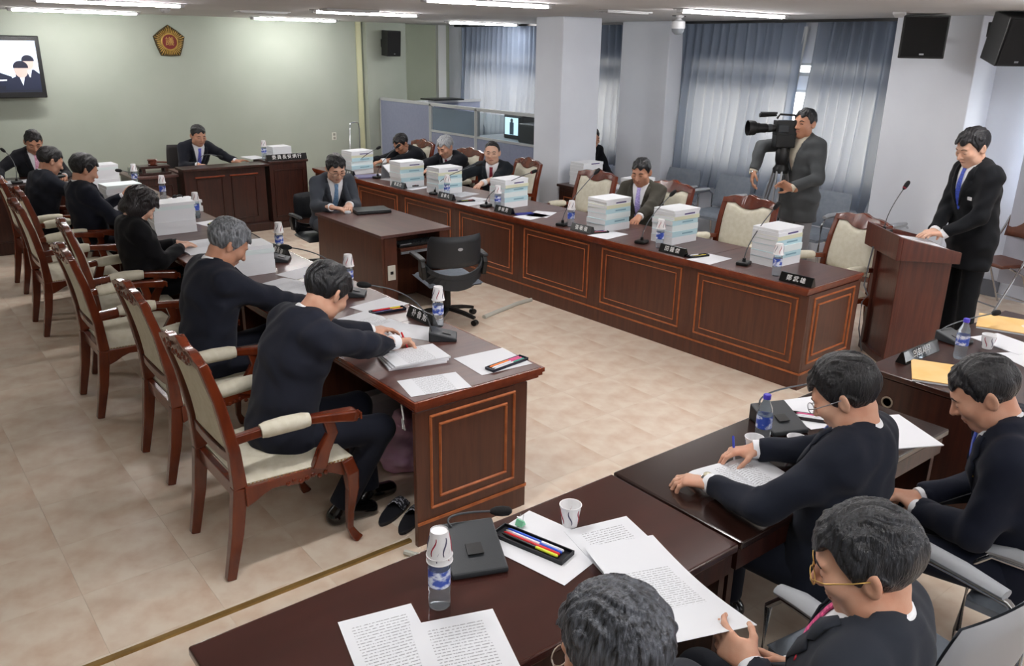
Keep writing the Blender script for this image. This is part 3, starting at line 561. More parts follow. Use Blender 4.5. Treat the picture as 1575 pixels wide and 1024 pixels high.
# ---------------------------------------------------------------- people: smooth distance fields, meshed with surface nets
def _n(v): v = np.asarray(v, float); return v/max(1e-9, np.linalg.norm(v))
class SDF:
    def __init__(s, lo, hi, h):
        s.h = h; s.lo = np.asarray(lo, float)-3*h; s.n = np.ceil((np.asarray(hi, float)+3*h-s.lo)/h).astype(int)+1
        s.F = np.full(s.n, .08, np.float32)
    def _sub(s, lo, hi):
        a = np.maximum(0, np.floor((np.asarray(lo)-s.lo)/s.h).astype(int)); b = np.minimum(s.n, np.ceil((np.asarray(hi)-s.lo)/s.h).astype(int)+1)
        if np.any(b <= a): return None
        ax = [(s.lo[i]+s.h*np.arange(a[i], b[i])).astype(np.float32) for i in range(3)]
        return tuple(slice(a[i], b[i]) for i in range(3)), ax[0][:, None, None], ax[1][None, :, None], ax[2][None, None, :]
    def _mix(s, sl, d, k, op):
        F = s.F[sl]
        if op == 'add':
            if k > 0: hh = np.maximum(k-np.abs(F-d), 0)/k; s.F[sl] = np.minimum(F, d)-hh*hh*k*.25
            else: s.F[sl] = np.minimum(F, d)
        else:
            d = -d
            if k > 0: hh = np.maximum(k-np.abs(F-d), 0)/k; s.F[sl] = np.maximum(F, d)+hh*hh*k*.25
            else: s.F[sl] = np.maximum(F, d)
    def cone(s, a, b, ra, rb, k=.02, ax=None, sc=1.0, op='add', cut=False):
        """tapered capsule; ax = axis along which it is flattened by sc; cut = flat end at b"""
        a, b = np.asarray(a, float), np.asarray(b, float); r = max(ra, rb)+k+2*s.h
        q = s._sub(np.minimum(a, b)-r, np.maximum(a, b)+r)
        if q is None: return s
        sl, X, Y, Z = q; X, Y, Z = X-a[0], Y-a[1], Z-a[2]; u = b-a; f = 1.0
        if ax is not None:
            ax = _n(ax); g = (1/sc-1); t = X*ax[0]+Y*ax[1]+Z*ax[2]; X = X+g*t*ax[0]; Y = Y+g*t*ax[1]; Z = Z+g*t*ax[2]; u = u+g*np.dot(u, ax)*ax; f = sc**.5
        L2 = max(1e-9, float(u@u)); t0 = (X*u[0]+Y*u[1]+Z*u[2])/L2; t = np.clip(t0, 0, 1)
        d = (np.sqrt((X-t*u[0])**2+(Y-t*u[1])**2+(Z-t*u[2])**2)-(ra+(rb-ra)*t))*f
        if cut: d = np.maximum(d, (t0-1)*L2**.5)
        s._mix(sl, d.astype(np.float32), k, op); return s
    def ell(s, c, r, R=None, k=.02, op='add'):
        c = np.asarray(c, float); r = np.asarray(r, float); e = r.max()+k+2*s.h; q = s._sub(c-e, c+e)
        if q is None: return s
        sl, X, Y, Z = q; X, Y, Z = X-c[0], Y-c[1], Z-c[2]
        if R is not None: X, Y, Z = (R[0, i]*X+R[1, i]*Y+R[2, i]*Z for i in range(3))   # columns of R are the local axes
        k0 = np.sqrt((X/r[0])**2+(Y/r[1])**2+(Z/r[2])**2); k1 = np.sqrt((X/r[0]**2)**2+(Y/r[1]**2)**2+(Z/r[2]**2)**2)+1e-6
        s._mix(sl, (k0*(k0-1)/k1).astype(np.float32), k, op); return s
    def at(s, p):
        q = (np.asarray(p)-s.lo)/s.h; i = np.clip(np.floor(q).astype(int), 0, s.n-2); t = np.clip(q-i, 0, 1); v = 0
        for a in (0, 1):
            for b in (0, 1):
                for c in (0, 1):
                    v += s.F[i[0]+a, i[1]+b, i[2]+c]*(t[0] if a else 1-t[0])*(t[1] if b else 1-t[1])*(t[2] if c else 1-t[2])
        return v
    def hit(s, p, d, off=.0, n=160, step=.002):
        """walk from p along d until the surface (offset off)"""
        p = np.asarray(p, float); d = _n(d)
        for i in range(n):
            v = s.at(p)
            if v < off: return p
            p = p+d*max(step*.5, min(.02, (v-off)*.7))
        return p
    def mesh(s, name, m, parent=None, smooth=1):
        F = s.F; n = np.array(F.shape); neg = F < 0; c = np.zeros(n-1, np.uint8)
        for a in (0, 1):
            for b in (0, 1):
                for d in (0, 1): c += neg[a:n[0]-1+a, b:n[1]-1+b, d:n[2]-1+d]
        act = (c > 0) & (c < 8); I = np.argwhere(act); idx = np.full(act.shape, -1, np.int32); idx[act] = np.arange(len(I))
        acc = np.zeros((len(I), 3)); cnt = np.zeros(len(I))
        cs = [(a, b, d) for a in (0, 1) for b in (0, 1) for d in (0, 1)]
        val = {q: F[I[:, 0]+q[0], I[:, 1]+q[1], I[:, 2]+q[2]].astype(float) for q in cs}
        for q in cs:
            for x in range(3):
                if q[x] == 0:
                    q2 = list(q); q2[x] = 1; q2 = tuple(q2); A, B = val[q], val[q2]; mk = (A < 0) != (B < 0)
                    t = np.where(mk, A/np.where(mk, A-B, 1), 0); p = np.array(q, float)[None, :]+np.zeros((len(I), 3)); p[:, x] += t
                    acc += p*mk[:, None]; cnt += mk
        V = (I+acc/cnt[:, None])*s.h+s.lo; Q = []
        for x in range(3):
            y, z = (x+1) % 3, (x+2) % 3
            lo = [slice(None)]*3; hi = [slice(None)]*3; lo[x] = slice(0, -1); hi[x] = slice(1, None); A, B = neg[tuple(lo)], neg[tuple(hi)]
            E = np.argwhere(A != B); ok = (E[:, y] > 0) & (E[:, z] > 0) & (E[:, y] < n[y]-1) & (E[:, z] < n[z]-1); E = E[ok]
            fl = A[E[:, 0], E[:, 1], E[:, 2]]; dy = np.zeros(3, int); dy[y] = 1; dz = np.zeros(3, int); dz[z] = 1
            q = np.stack([idx[tuple((E-dy-dz).T)], idx[tuple((E-dz).T)], idx[tuple(E.T)], idx[tuple((E-dy).T)]], 1)
            q[~fl] = q[~fl][:, ::-1]; Q.append(q)
        Q = np.concatenate(Q); Q = Q[(Q >= 0).all(1)]
        for _ in range(smooth):
            S = np.zeros_like(V); N = np.zeros(len(V))
            for i in range(4):
                a, b = Q[:, i], Q[:, (i+1) % 4]
                for j in range(3): S[:, j] += np.bincount(a, V[b, j], len(V))+np.bincount(b, V[a, j], len(V))
                N += np.bincount(a, minlength=len(V))+np.bincount(b, minlength=len(V))
            V = V*.5+.5*S/np.maximum(N, 1)[:, None]
        return np_mesh(name, V, Q, m, parent)
def np_mesh(name, V, Q, m, parent=None, smooth=True):
    me = bpy.data.meshes.new(name); me.vertices.add(len(V)); me.vertices.foreach_set('co', V.astype(np.float32).ravel())
    k = Q.shape[1]; me.loops.add(Q.size); me.loops.foreach_set('vertex_index', Q.astype(np.int32).ravel())
    me.polygons.add(len(Q)); me.polygons.foreach_set('loop_start', np.arange(0, Q.size, k, dtype=np.int32)); me.polygons.foreach_set('loop_total', np.full(len(Q), k, np.int32))
    if smooth: me.polygons.foreach_set('use_smooth', np.ones(len(Q), bool))
    me.update(calc_edges=True); me.validate(); me.materials.append(m)
    o = bpy.data.objects.new(name, me); col.objects.link(o)
    if parent: o.parent = parent
    return o
def ik(S, T, l1, l2, pole):
    S, T = np.asarray(S, float), np.asarray(T, float); d = T-S; L = np.linalg.norm(d)
    if L > (l1+l2)*.995: T = S+d/L*(l1+l2)*.995; L = (l1+l2)*.995
    u = (T-S)/L; a = (l1*l1-l2*l2+L*L)/(2*L); hgt = max(0, l1*l1-a*a)**.5; p = np.asarray(pole, float); p = _n(p-u*(p@u))
    return S+u*a+p*hgt, T
def rotx(a): c, s = math.cos(a), math.sin(a); return np.array([[1, 0, 0], [0, c, -s], [0, s, c]])
def rotz(a): c, s = math.cos(a), math.sin(a); return np.array([[c, -s, 0], [s, c, 0], [0, 0, 1]])
def roty(a): c, s = math.cos(a), math.sin(a); return np.array([[c, 0, s], [0, 1, 0], [-s, 0, c]])

def hand(S, wr, f, nrm, side, curl=.35, spread=.012, thumb=.5, k=.007, sz=1.0):
    """palm, four unequal fingers of three segments, thumb from the side of the palm"""
    f = _n(f); nrm = np.asarray(nrm, float); nrm = _n(nrm-f*(nrm@f)); lat = np.cross(nrm, f)*side     # lat points to the little finger side
    P = lambda a, b, c: wr+sz*(f*a+lat*b+nrm*c)
    S.cone(P(-.03, 0, 0), P(.015, 0, 0), .027*sz, .025*sz, .02, nrm, .75)
    for b0, b1, r in ((-.012, -.024, .017), (0, -.004, .017), (.008, .014, .016), (.014, .030, .0145)):
        S.cone(P(.012, b0, 0), P(.085, b1, 0), r*sz, r*.86*sz, .012, nrm, .8)
    S.cone(P(.015, -.02, .006), P(.05, -.03, .008), .017*sz, .014*sz, .012)
    for i, (b, L, b0) in enumerate(((-.027, .92, .086), (-.009, 1.0, .090), (.010, .95, .086), (.027, .78, .078))):
        p = P(b0, b, 0); d = _n(f+lat*spread*(i-1.5)*6); ang = curl*(.7+.12*i)
        for j, (sl, r) in enumerate(((.043, .0092), (.027, .0083), (.021, .0074))):
            d = _n(d*math.cos(ang)+_n(nrm-d*(nrm@d))*math.sin(ang)); q = p+d*sl*L*sz
            S.cone(p, q, r*sz, (r-.0008)*sz, .004); p = q; ang = curl*(1.15 if j == 0 else .7)
    p = P(.022, -.032, .006); d = _n(f*.75-lat*.62+nrm*(.15+.5*thumb))
    for sl, r in ((.036, .0115), (.028, .0098), (.022, .0086)):
        q = p+d*sl*sz; S.cone(p, q, r*sz, (r-.001)*sz, .006); p = q; d = _n(d+f*.35+nrm*.35*thumb+lat*.28*thumb)
    return P(.10, -.01, .035)

SKIN = lambda i: mat('skin_%d' % i, ('#d0a58d', '#c79a82', '#c09078', '#d9b39d')[i], .48, c2=('#ca9379', '#c08a70', '#b98468', '#d3a289')[i], scale=14, bump=.05, bscale=300, spec=.4)
def hair_mat(c, c2, key): return mat('hair_'+key, c, .34, c2=c2, scale=55, stretch=(2.0, 2.0, .35), bump=.6, bscale=90, spec=.5, detail=6)
def cloth_mat(c, key): 
    cc = [min(1, int(c[i:i+2], 16)/255*1.03+.004) for i in (1, 3, 5)]
    return mat('cloth_'+key, c, .85, c2=cc, scale=7, bump=.10, bscale=26, spec=.2, sheen=.05)

def person(label, head, face, scale=1.0, pose='sit', hands=((None), (None)), head_pitch=25, head_yaw=0, suit='#22252e', shirt='#eef0f4', tie='#3a4a78',
           hair=('#17171a', '#26262a', 'black'), style='short', glasses=None, near=False, skin=0, lean=None, twist=0, trousers=None, legs=True,
           hd=((None, None, .35, .5), (None, None, .35, .5)), poles=None, roll=0, name='person', seat=.45, slouch=.5, feet=None, eyes='down', neck_shirt=None, hem=None, jacket=True, extra_knee=0, hsz=1.09):
    """head = world position of the head's centre; face = world heading in degrees (0 = +Y, 90 = -X).
    hands = world wrist targets (left, right); hd = per hand (pointing direction, palm normal, curl, thumb) in world axes"""
    rz = math.radians(face); Rz = rotz(rz); s = scale; head = np.asarray(head, float)
    sit = pose == 'sit'; pz = (seat+.085) if sit else .90*s
    def spine(L):
        d = lambda a: np.array([0, math.sin(a), math.cos(a)])
        P0 = np.array([0, 0, pz]); P1 = P0+.16*s*d(L*(.55 if sit else .5)); P2 = P1+.20*s*d(L*(1.0)); N = P2+.155*s*d(L*(1+.5*slouch)); hp = math.radians(head_pitch)
        nd = _n(d(L*(1+.6*slouch))+d(hp*.7+L*.35)); nk = N+.068*s*nd
        up = np.array([0, -math.sin(hp), math.cos(hp)]); up = np.array([0, math.sin(hp), math.cos(hp)]); fw = np.array([0, math.cos(hp), -math.sin(hp)])
        return P0, P1, P2, N, nd, nk+.080*s*up+.018*s*fw, d
    if sit:
        lo, hi = -.1, 1.25
        for _ in range(30):
            mid = (lo+hi)/2
            if spine(mid)[5][2] > head[2]: lo = mid
            else: hi = mid
        L = mid if lean is None else math.radians(lean)
    else:
        L = math.radians(lean or 3); s = s*head[2]/spine(L)[5][2]; pz = .90*s
    P0, P1, P2, N, nd, Hc, d = spine(L)
    off = Rz @ Hc; base = np.array([head[0]-off[0], head[1]-off[1], 0.0])
    tol = lambda p: Rz.T @ (np.asarray(p, float)-base); tod = lambda v: Rz.T @ np.asarray(v, float)
    Rt = np.array([1., 0, 0]); tw = rotz(math.radians(twist))
    uc = _n(N-P2); fc = np.array([0, uc[2], -uc[1]])        # chest up and forward
    Rt = tw @ Rt; fc = tw @ fc
    SM = N-.050*s*uc-.005*fc
    Sh = [SM-.165*s*Rt, SM+.165*s*Rt]
    arms = []
    for i in (0, 1):
        sg = -1 if i == 0 else 1
        T = tol(hands[i]) if hands[i] is not None else P0+np.array([sg*.17, .30*s, .11])
        pole = (poles[i] if poles and poles[i] is not None else (sg*.55, -.35, -.75))
        El, Wr = ik(Sh[i], T, .285*s, .25*s, pole)
        f = tod(hd[i][0]) if hd[i][0] is not None else _n(_n(Wr-El)+np.array([0, .25, -.15])); nn = tod(hd[i][1]) if hd[i][1] is not None else np.array([0, 0, -1.])
        arms.append((Sh[i], El, Wr, f, nn, sg, hd[i][2], hd[i][3]))
    # --- head frame
    hp, hy, hr = math.radians(head_pitch), math.radians(head_yaw), math.radians(roll)
    HR = rotz(hy) @ rotx(-hp) @ roty(hr)
    hs = s*hsz; H = lambda x, y, z: Hc+hs*(HR @ np.array([x, y, z]))
    def he(S, c, r, k=.02, op='add'): S.ell(H(*c), np.array(r)*hs, HR, k, op)
    sk = SKIN(skin); hb = .0043 if near else .0056
    pts = np.array([H(0, 0, .17), H(0, .16, 0), H(.13, 0, 0), H(-.13, 0, 0), H(0, -.14, 0), H(0, .1, -.14)]+[a[j] for a in arms for j in (0, 1, 2)]+[a[2]+.21*a[3] for a in arms]+[P0, P0+[.2, 0, -.1], P0-[.2, 0, 0], P2+.14*fc, P2-.14*fc])
    B = SDF(pts.min(0)-.04, pts.max(0)+.04, hb)
    # torso core under the clothes
    B.ell(P0+[0, 0, .0], np.array([.145, .10, .085])*s, None, .04); B.cone(P0, P1, .115*s, .115*s, .05, [0, 1, 0], .78); B.cone(P1, P2, .115*s, .135*s, .05, fc, .72)
    B.cone(P2, SM-.03*uc, .135*s, .12*s, .05, fc, .72); B.cone(SM-.13*s*Rt, SM+.13*s*Rt, .052*s, .052*s, .05)
    B.cone(N-.06*s*uc, N+.02*nd, .065*s, .056*s, .04); B.cone(N-.01*nd, H(0, -.022, -.055), .054*s, .055*s, .03)
    for (S0, El, Wr, f, nn, sg, cu, th) in arms:
        B.cone(S0, El, .045*s, .036*s, .03); B.cone(El, Wr, .036*s, .026*s, .02); hand(B, Wr, f, nn, sg, cu, .012, th, sz=1.0*s if near else 1.04*s)
    # head: skull, jaw, chin, brow, sockets, nose, lips, ears
    fw = 1.0
    he(B, (0, -.012, .030), (.076, .097, .086), .02); he(B, (0, .024, -.030), (.064, .066, .082), .03); he(B, (0, .058, -.090), (.030, .026, .024), .03)
    for sg in (-1, 1):
        he(B, (sg*.043, .058, -.018), (.026, .024, .024), .025); he(B, (sg*.050, .015, -.070), (.018, .034, .026), .03)
    he(B, (0, .074, .026), (.050, .016, .012), .016)
    for sg in (-1, 1):
        he(B, (sg*.031, .098, .004), (.019, .017, .012), .010, 'sub'); he(B, (sg*.031, .076, .003), (.016, .012, .0125), .004)
    B.cone(H(0, .084, .012), H(0, .108, -.026), .0085*s, .0125*s, .012); he(B, (-.0125, .094, -.029), (.0095, .011, .008), .006); he(B, (.0125, .094, -.029), (.0095, .011, .008), .006)
    he(B, (0, .086, -.054), (.023, .010, .0065), .006); he(B, (0, .084, -.065), (.019, .010, .007), .006); he(B, (0, .094, -.0595), (.024, .006, .0022), .003, 'sub')
    for sg in (-1, 1):
        B.ell(H(sg*.079, -.012, -.006), np.array([.009, .021, .033])*hs, HR @ rotz(sg*.45) @ rotx(.2), .007); B.ell(H(sg*.087, -.008, -.004), np.array([.005, .010, .017])*hs, HR @ rotz(sg*.45) @ rotx(.2), .005, 'sub')
    body = B.mesh(name, sk); tag(body, label, 'person'); body.location = base; body.rotation_euler = (0, 0, rz)
    # --- hair
    hg = .0042 if near else .0058
    pts = np.array([H(x, y, z) for x in (-.13, .13) for y in (-.15, .14) for z in (-.13, .15)]); G = SDF(pts.min(0), pts.max(0), hg)
    vol = {'short': 0, 'full': .006, 'bob': .016, 'thin': -.003, 'bald': -.004}[style]
    he(G, (0, -.014, .034), (.083+vol, .106+vol, .094+vol), 0)
    if style == 'bob':
        for sg in (-1, 1): he(G, (sg*.068, -.02, -.045), (.034, .075, .075), .03)
        he(G, (0, -.085, -.05), (.075, .045, .07), .03)
    gx = [(G.lo[i]+G.h*np.arange(G.n[i])) for i in range(3)]; X, Y, Z = np.meshgrid(*gx, indexing='ij'); Pm = np.stack([X-Hc[0], Y-Hc[1], Z-Hc[2]], -1) @ HR/hs
    hx, hyy, hz = Pm[..., 0], Pm[..., 1], Pm[..., 2]
    ax = np.abs(hx)
    if style == 'bob': zk, zv = [-.3, -.02, .02, .06, .085, .3], [-.11, -.105, -.09, .055, .055, .055]
    elif style in ('thin', 'bald'): zk, zv = [-.3, -.035, -.022, .012, .03, .055, .3], [-.078, -.070, -.008, -.012, .02, .085, .098]
    else: zk, zv = [-.3, -.035, -.022, .016, .030, .055, .3], [-.080, -.070, -.006, -.018, .018, .062, .066]
    zmin = np.interp(hyy, zk, zv)
    if style == 'thin': zmin = zmin+np.clip((.035-ax)*.0, 0, 1)+np.clip(ax-.03, 0, 1)*np.where(hyy > .03, .5, 0)
    if style == 'short' or style == 'full': zmin = zmin+np.where(hyy > .045, .012*np.sin(hx*95+1.0)+.10*np.clip(hx-.01, 0, 1)*1.2, 0)
    if style == 'bald': zmin = np.where(hyy > .03, .2, zmin)
    cutd = ((zmin-hz)*.75).astype(np.float32)
    # combed relief: locks that run back and to the side
    ph = hx*1.0+hyy*.25+.018*np.sin(hyy*42+hx*20)+.010*np.sin(hz*60)
    rel = .0024*np.sin(ph*230)+.0016*np.sin(ph*410+hyy*60)+.0028*np.sin(hyy*70+hx*50+3*np.sin(hz*30))
    rel = rel*np.clip((hz+.07)*12, .25, 1)
    taper = np.clip((hz+.085)*6, 0, 1)      # hair thins towards the nape and over the ears
    G.F = np.maximum(G.F+rel.astype(np.float32)+((1-taper)*.007).astype(np.float32), cutd)
    # hollow where the skull is so that the rim is thin
    hm = hair_mat(*hair)
    ho = G.mesh('hair', hm, body, 1)
    # --- face marks: brows, lids or open eyes, lips
    dk = mat('brow_dark', '#1d1613', .7); lipm = mat('lip', '#a5645a', .5)
    def strip(nm, pts2, rr, m):
        mb = MB(); path = []
        for (x, z) in pts2:
            p = B.hit(H(x, .17, z), HR @ np.array([0, -1, 0]), .0); path.append(Vector(p))
        rr = rr*(1 if near else 1.45); rs = [rr*s*(.5+.5*math.sin(math.pi*(i+.5)/len(path))) for i in range(len(path))]
        mb.tube(path, rs, 6, up=tuple(HR @ np.array([0, 1, 0]))); return mb.build(nm, m, body, smooth=2)
    for sg in (-1, 1):
        strip('eyebrow', [(sg*x, z) for x, z in ((.014, .024), (.024, .029), (.036, .029), (.048, .023))], .0032, dk)
        e = strip('eye', [(sg*x, z) for x, z in ((.018, .0015), (.025, .0045 if eyes == 'open' else .0), (.034, .005 if eyes == 'open' else 0), (.044, .0015))], .0030 if eyes == 'open' else .0022, dk)
    strip('lips', [(x, -.0595+.002*math.cos(x*150)) for x in (-.021, -.010, 0, .010, .021)], .0042, lipm)
    if glasses:
        gm = mat('glasses_'+glasses, glasses, .3, metal=.7); mb = MB()
        for sg in (-1, 1):
            mb.tube([Vector(H(sg*.033+.024*math.cos(a), .103-.010*abs(math.cos(a))*0, .002+.017*math.sin(a))) for a in np.linspace(0, 2*math.pi, 17)], .0016*s, 5, False, up=tuple(HR @ np.array([0, 1, 0])))
            mb.tube([Vector(H(sg*x, y, .006)) for x, y in ((.057, .102), (.079, .075), (.086, .02), (.084, -.012))], .0017*s, 5)
        mb.tube([Vector(H(x, .104, .007)) for x in (-.010, 0, .010)], .0016*s, 5); mb.build('glasses', gm, body, smooth=2)
    # --- jacket, shirt
    suitm = cloth_mat(suit, suit[1:]); shm = mat('shirt_'+shirt[1:], shirt, .75, bump=.05, bscale=40); trm = cloth_mat(trousers or suit, (trousers or suit)[1:])
    hj = .0085 if near else .0105
    hemz = P0[2]-(.06 if sit else .22*s)
    pts = np.array([a[j] for a in arms for j in (0, 1, 2)]+[N+.05*nd, P0+[.23, .2, 0], P0+[-.23, -.2, 0], P2+.17*fc, P2-.17*fc, [P0[0], P0[1], hemz]])
    J = SDF(pts.min(0)-.09, pts.max(0)+.09, hj)
    J.ell(P0+[0, -.005, 0], np.array([.195, .150, .13])*s, None, .05)
    if not sit: J.cone(P0, P0+[0, -.005, -.24*s], .185*s, .195*s, .05, [0, 1, 0], .72)
    J.cone(P0, P1, .178*s, .170*s, .05, [0, 1, 0], .78); J.cone(P1, P2, .170*s, .190*s, .05, fc, .72); J.cone(P2, SM-.04*uc, .190*s, .160*s, .05, fc, .72)
    J.cone(SM-.145*s*Rt, SM+.145*s*Rt, .074*s, .074*s, .05); J.cone(SM-.08*s*Rt+.03*uc, SM+.08*s*Rt+.03*uc, .058*s, .058*s, .04, None); J.cone(N-.04*uc, N+.036*nd-.010*fc, .094*s, .0775*s, .03, cut=True)
    for (S0, El, Wr, f, nn, sg, cu, th) in arms:
        u = _n(Wr-El); J.cone(S0, El, .073*s, .057*s, .045); J.cone(El, Wr-.012*u, .059*s, .046*s, .025, cut=True)
        # folds at the inside of the elbow
        for q in (-.05, -.02, .025): J.cone(El+u*max(0, q)+_n(S0-El)*max(0, -q)+np.array([0, .0, -.055]), El+u*max(0, q)+_n(S0-El)*max(0, -q)+np.array([0, .0, .055]), .010, .010, .02, op='add')
    gx = [(J.lo[i]+J.h*np.arange(J.n[i])).astype(np.float32) for i in range(3)]; X, Y, Z = gx[0][:, None, None], gx[1][None, :, None], gx[2][None, None, :]
    sd = (sum(map(ord, label)) % 97)/9.0
    J.F = J.F+(.0055*np.sin(31*X+2.2*np.sin(17*Z+sd)+sd)*np.sin(23*Z+9*Y+2*np.sin(19*X+sd))+.0032*np.sin(47*Z+14*X+3*np.sin(15*Y+sd))).astype(np.float32)
    # V opening at the front, in chest axes
    O = N+.01*nd; a = (X-O[0])*Rt[0]+(Y-O[1])*Rt[1]+(Z-O[2])*Rt[2]; bq = (X-O[0])*fc[0]+(Y-O[1])*fc[1]+(Z-O[2])*fc[2]; cq = (X-O[0])*uc[0]+(Y-O[1])*uc[1]+(Z-O[2])*uc[2]
    wv = np.clip((cq+.30*s)/(.30*s), -.6, 1.25)*.072*s; vv = np.maximum(np.abs(a)-wv, .015-bq).astype(np.float32)
    lap = (np.abs(a) < wv+.042*s) & (bq > 0) & (cq > -.27*s) & (cq < .0)
    if jacket: J.F = np.where(lap, J.F-.0045, J.F).astype(np.float32)
    if jacket != 'closed': J.F = np.maximum(J.F, -vv)
    # back collar step
    J.F = np.maximum(J.F, (hemz-Z).astype(np.float32)+0*J.F)
    jo = J.mesh('jacket', suitm, body, 1)
    if jacket is True and tie:
        for sg in (-1, 1):
            rows = []
            for z in (.012, -.02, -.055, -.075, -.085, -.12, -.17, -.22, -.265):
                z = z*s; wi = max(0, (z+.30*s)/(.30*s))*.072*s+.004; wd = float(np.interp(-z/s, [-.02, .055, .075, .085, .265], [.022, .046, .034, .058, .006]))*s
                rows.append([Vector(J.hit(O+Rt*sg*(wi+wd*q)+uc*z+fc*.28, -fc, .0015)) for q in (0, .5, 1)])
            mb = MB(); mb.add([p for r in rows for p in r], [(i*3+j, i*3+j+1, i*3+j+4, i*3+j+3) for i in range(len(rows)-1) for j in range(2)]); mb.build('lapel', suitm, body, smooth=2, solid=-.005 if sg > 0 else -.005)
    Sx = SDF(np.minimum(P1, N)-.24, np.maximum(P1, N)+.24, .009)
    Sx.cone(P1, P2, .158*s, .178*s, .05, fc, .72); Sx.cone(P2, SM-.04*uc, .178*s, .150*s, .05, fc, .72); Sx.cone(SM-.10*s*Rt, SM+.10*s*Rt, .055*s, .055*s, .05)
    Sx.cone(N-.03*uc, N+.058*nd-.002*fc, .068*s, .0655*s, .02, cut=True)
    if neck_shirt: Sx.cone(N, N+.07*nd, .066*s, .064*s, .02, cut=True)
    so = Sx.mesh('shirt', mat('shirt_'+(neck_shirt or shirt)[1:], neck_shirt or shirt, .8, bump=.05, bscale=40), body, 1)
    for (S0, El, Wr, f, nn, sg, cu, th) in arms:
        u = _n(Wr-El); mb = MB(); mb.tube([Vector(Wr-.05*u), Vector(Wr-.012*u), Vector(Wr+.010*u)], [.036*s, .0375*s, .0365*s], 14); mb.build('shirt_cuff', shm, body, smooth=1)
    if tie:
        path = []; ws = []
        for t in np.linspace(0, 1, 9):
            p = N+.018*nd+fc*.25-uc*(t*.34*s); h = Sx.hit(p, -fc, .004); path.append(h); ws.append((.020 if t < .08 else .014+.024*t)*s)
        for i in range(1, len(path)): path[i] = path[i]*.5+.5*(path[i-1]*.5+path[min(i+1, len(path)-1)]*.5) if i < len(path)-1 else path[i]
        mb = MB(); mb.sweep([Vector(p+fc*.004) for p in path], [[(-q, -.003), (0, -.006), (q, -.003), (q, .001), (0, .005), (-q, .001)] for q in ws], up=tuple(fc))
        mb.build('necktie', mat('tie_'+tie[1:], tie, .55, c2=[min(1, int(tie[i:i+2], 16)/255*1.5) for i in (1, 3, 5)], scale=60, stretch=(1, 1, 2.5)), body, smooth=1)
    # --- trousers and shoes
    if legs:
        ht = .0115; hips = [P0+[-.095*s, 0, -.01], P0+[.095*s, 0, -.01]]; LL = []
        for i in (0, 1):
            sg = -1 if i == 0 else 1
            if sit:
                K = hips[i]+np.array([sg*(.05+extra_knee), .41*s, .03]); A = np.array([K[0]+sg*.01, K[1]+.01, .09])
                if feet and feet[i] is not None: A = tol(feet[i]); A[2] = .09; K, A2 = ik(hips[i], A, .42*s, .42*s, (sg*.15, .6, .8)); 
            else: A = np.array([sg*.11*s, -.01, .09]); K = (hips[i]+A)/2+np.array([0, .015, .02])
            LL.append((hips[i], K, A, sg))
        pts = np.array([q for l in LL for q in l[:3]]); T = SDF(pts.min(0)-.13, pts.max(0)+.13, ht)
        T.ell(P0+[0, -.01, -.02], np.array([.165, .125, .085])*s, None, .04)
        for (h0, K, A, sg) in LL:
            T.cone(h0, K, .088*s, .066*s, .04); u = _n(A-K); T.cone(K, A-u*.0, .066*s, .062*s, .03, cut=True)
        T.mesh('trousers', trm, body, 1)
        shoe = mat('shoe_leather', '#0b0b0c', .18, spec=.6, coat=.4)
        for (h0, K, A, sg) in LL:
            fd = _n(np.array([sg*.15, 1, 0])); Z0 = np.array([A[0], A[1], 0]); Q = SDF(Z0-.14, Z0+fd*.2+[.14, .12, .13], .0085)
            Q.cone(Z0+[0, -.035, .046], Z0+[0, 0, .085], .042, .043, .03); Q.cone(Z0+[0, -.035, .04], Z0+fd*.15+[0, 0, .034], .040, .036, .03); Q.cone(Z0+fd*.06+[0, 0, .06], Z0+fd*.15+[0, 0, .036], .036, .034, .02)
            Zg = (Q.lo[2]+Q.h*np.arange(Q.n[2]))[None, None, :]; Q.F = np.maximum(Q.F, (.004-Zg).astype(np.float32)+0*Q.F); Q.mesh('shoe', shoe, body, 1)
    body['_h'] = 1; del body['_h']
    return dict(body=body, H=lambda x, y, z: Vector(base)+Vector(Rz @ H(x, y, z)), base=base, Rz=Rz, arms=arms, N=N, fc=fc, uc=uc, J=J, Rt=Rt, s=s, L=math.degrees(L))
def pin(P, x, z, m, name='lapel_pin', r=.007, d=.004):
    """small badge on the jacket front at chest offset x, z"""
    p = P['J'].hit(P['N']+P['Rt']*x+P['uc']*z+P['fc']*.3, -P['fc'], 0.0); mb = MB()
    mb.lathe([(r, 0), (r, d*.6), (r*.6, d)], 10, p, frame((0, 0, 0), P['Rt'], P['uc']).to_3x3()); return mb.build(name, m, P['body'], smooth=1)
# ---------------------------------------------------------------- front tables
def front_table(label, x0, x1, y0, y1, m, H_=.745, panels=True):
    t = thing('conference_table', label, 'table', (x0, y0, 0)); W, D = x1-x0, y1-y0
    MB().b2((.002, 0, H_-.032), (W-.002, D, H_)).build('tabletop', m, t, bevel=.008, seg=3); box('apron', (W/2, .03, H_-.075), (W-.02, .025, .085), WDARK, t); box('front_panel', (W/2, D-.05, (H_-.035)/2), (W-.02, .025, H_-.035), WDARK, t)
    for x in (.02, W-.02): box('side_panel', (x, D/2-.01, (H_-.035)/2), (.028, D-.10, H_-.035), WDARK, t)
    return t
front_table('polished red brown front table holding the bottle under stacked cups', .46, 2.032, 1.34, 1.925, WPOLISH)
front_table('polished dark table to the right, where a man writes in an open booklet', 2.040, 3.47, 1.34, 1.93, WPOLISHD)
t = front_table('dark desk at the right edge with orange folders', 3.86, 5.5, 1.15, 1.95, WDARK, .75)
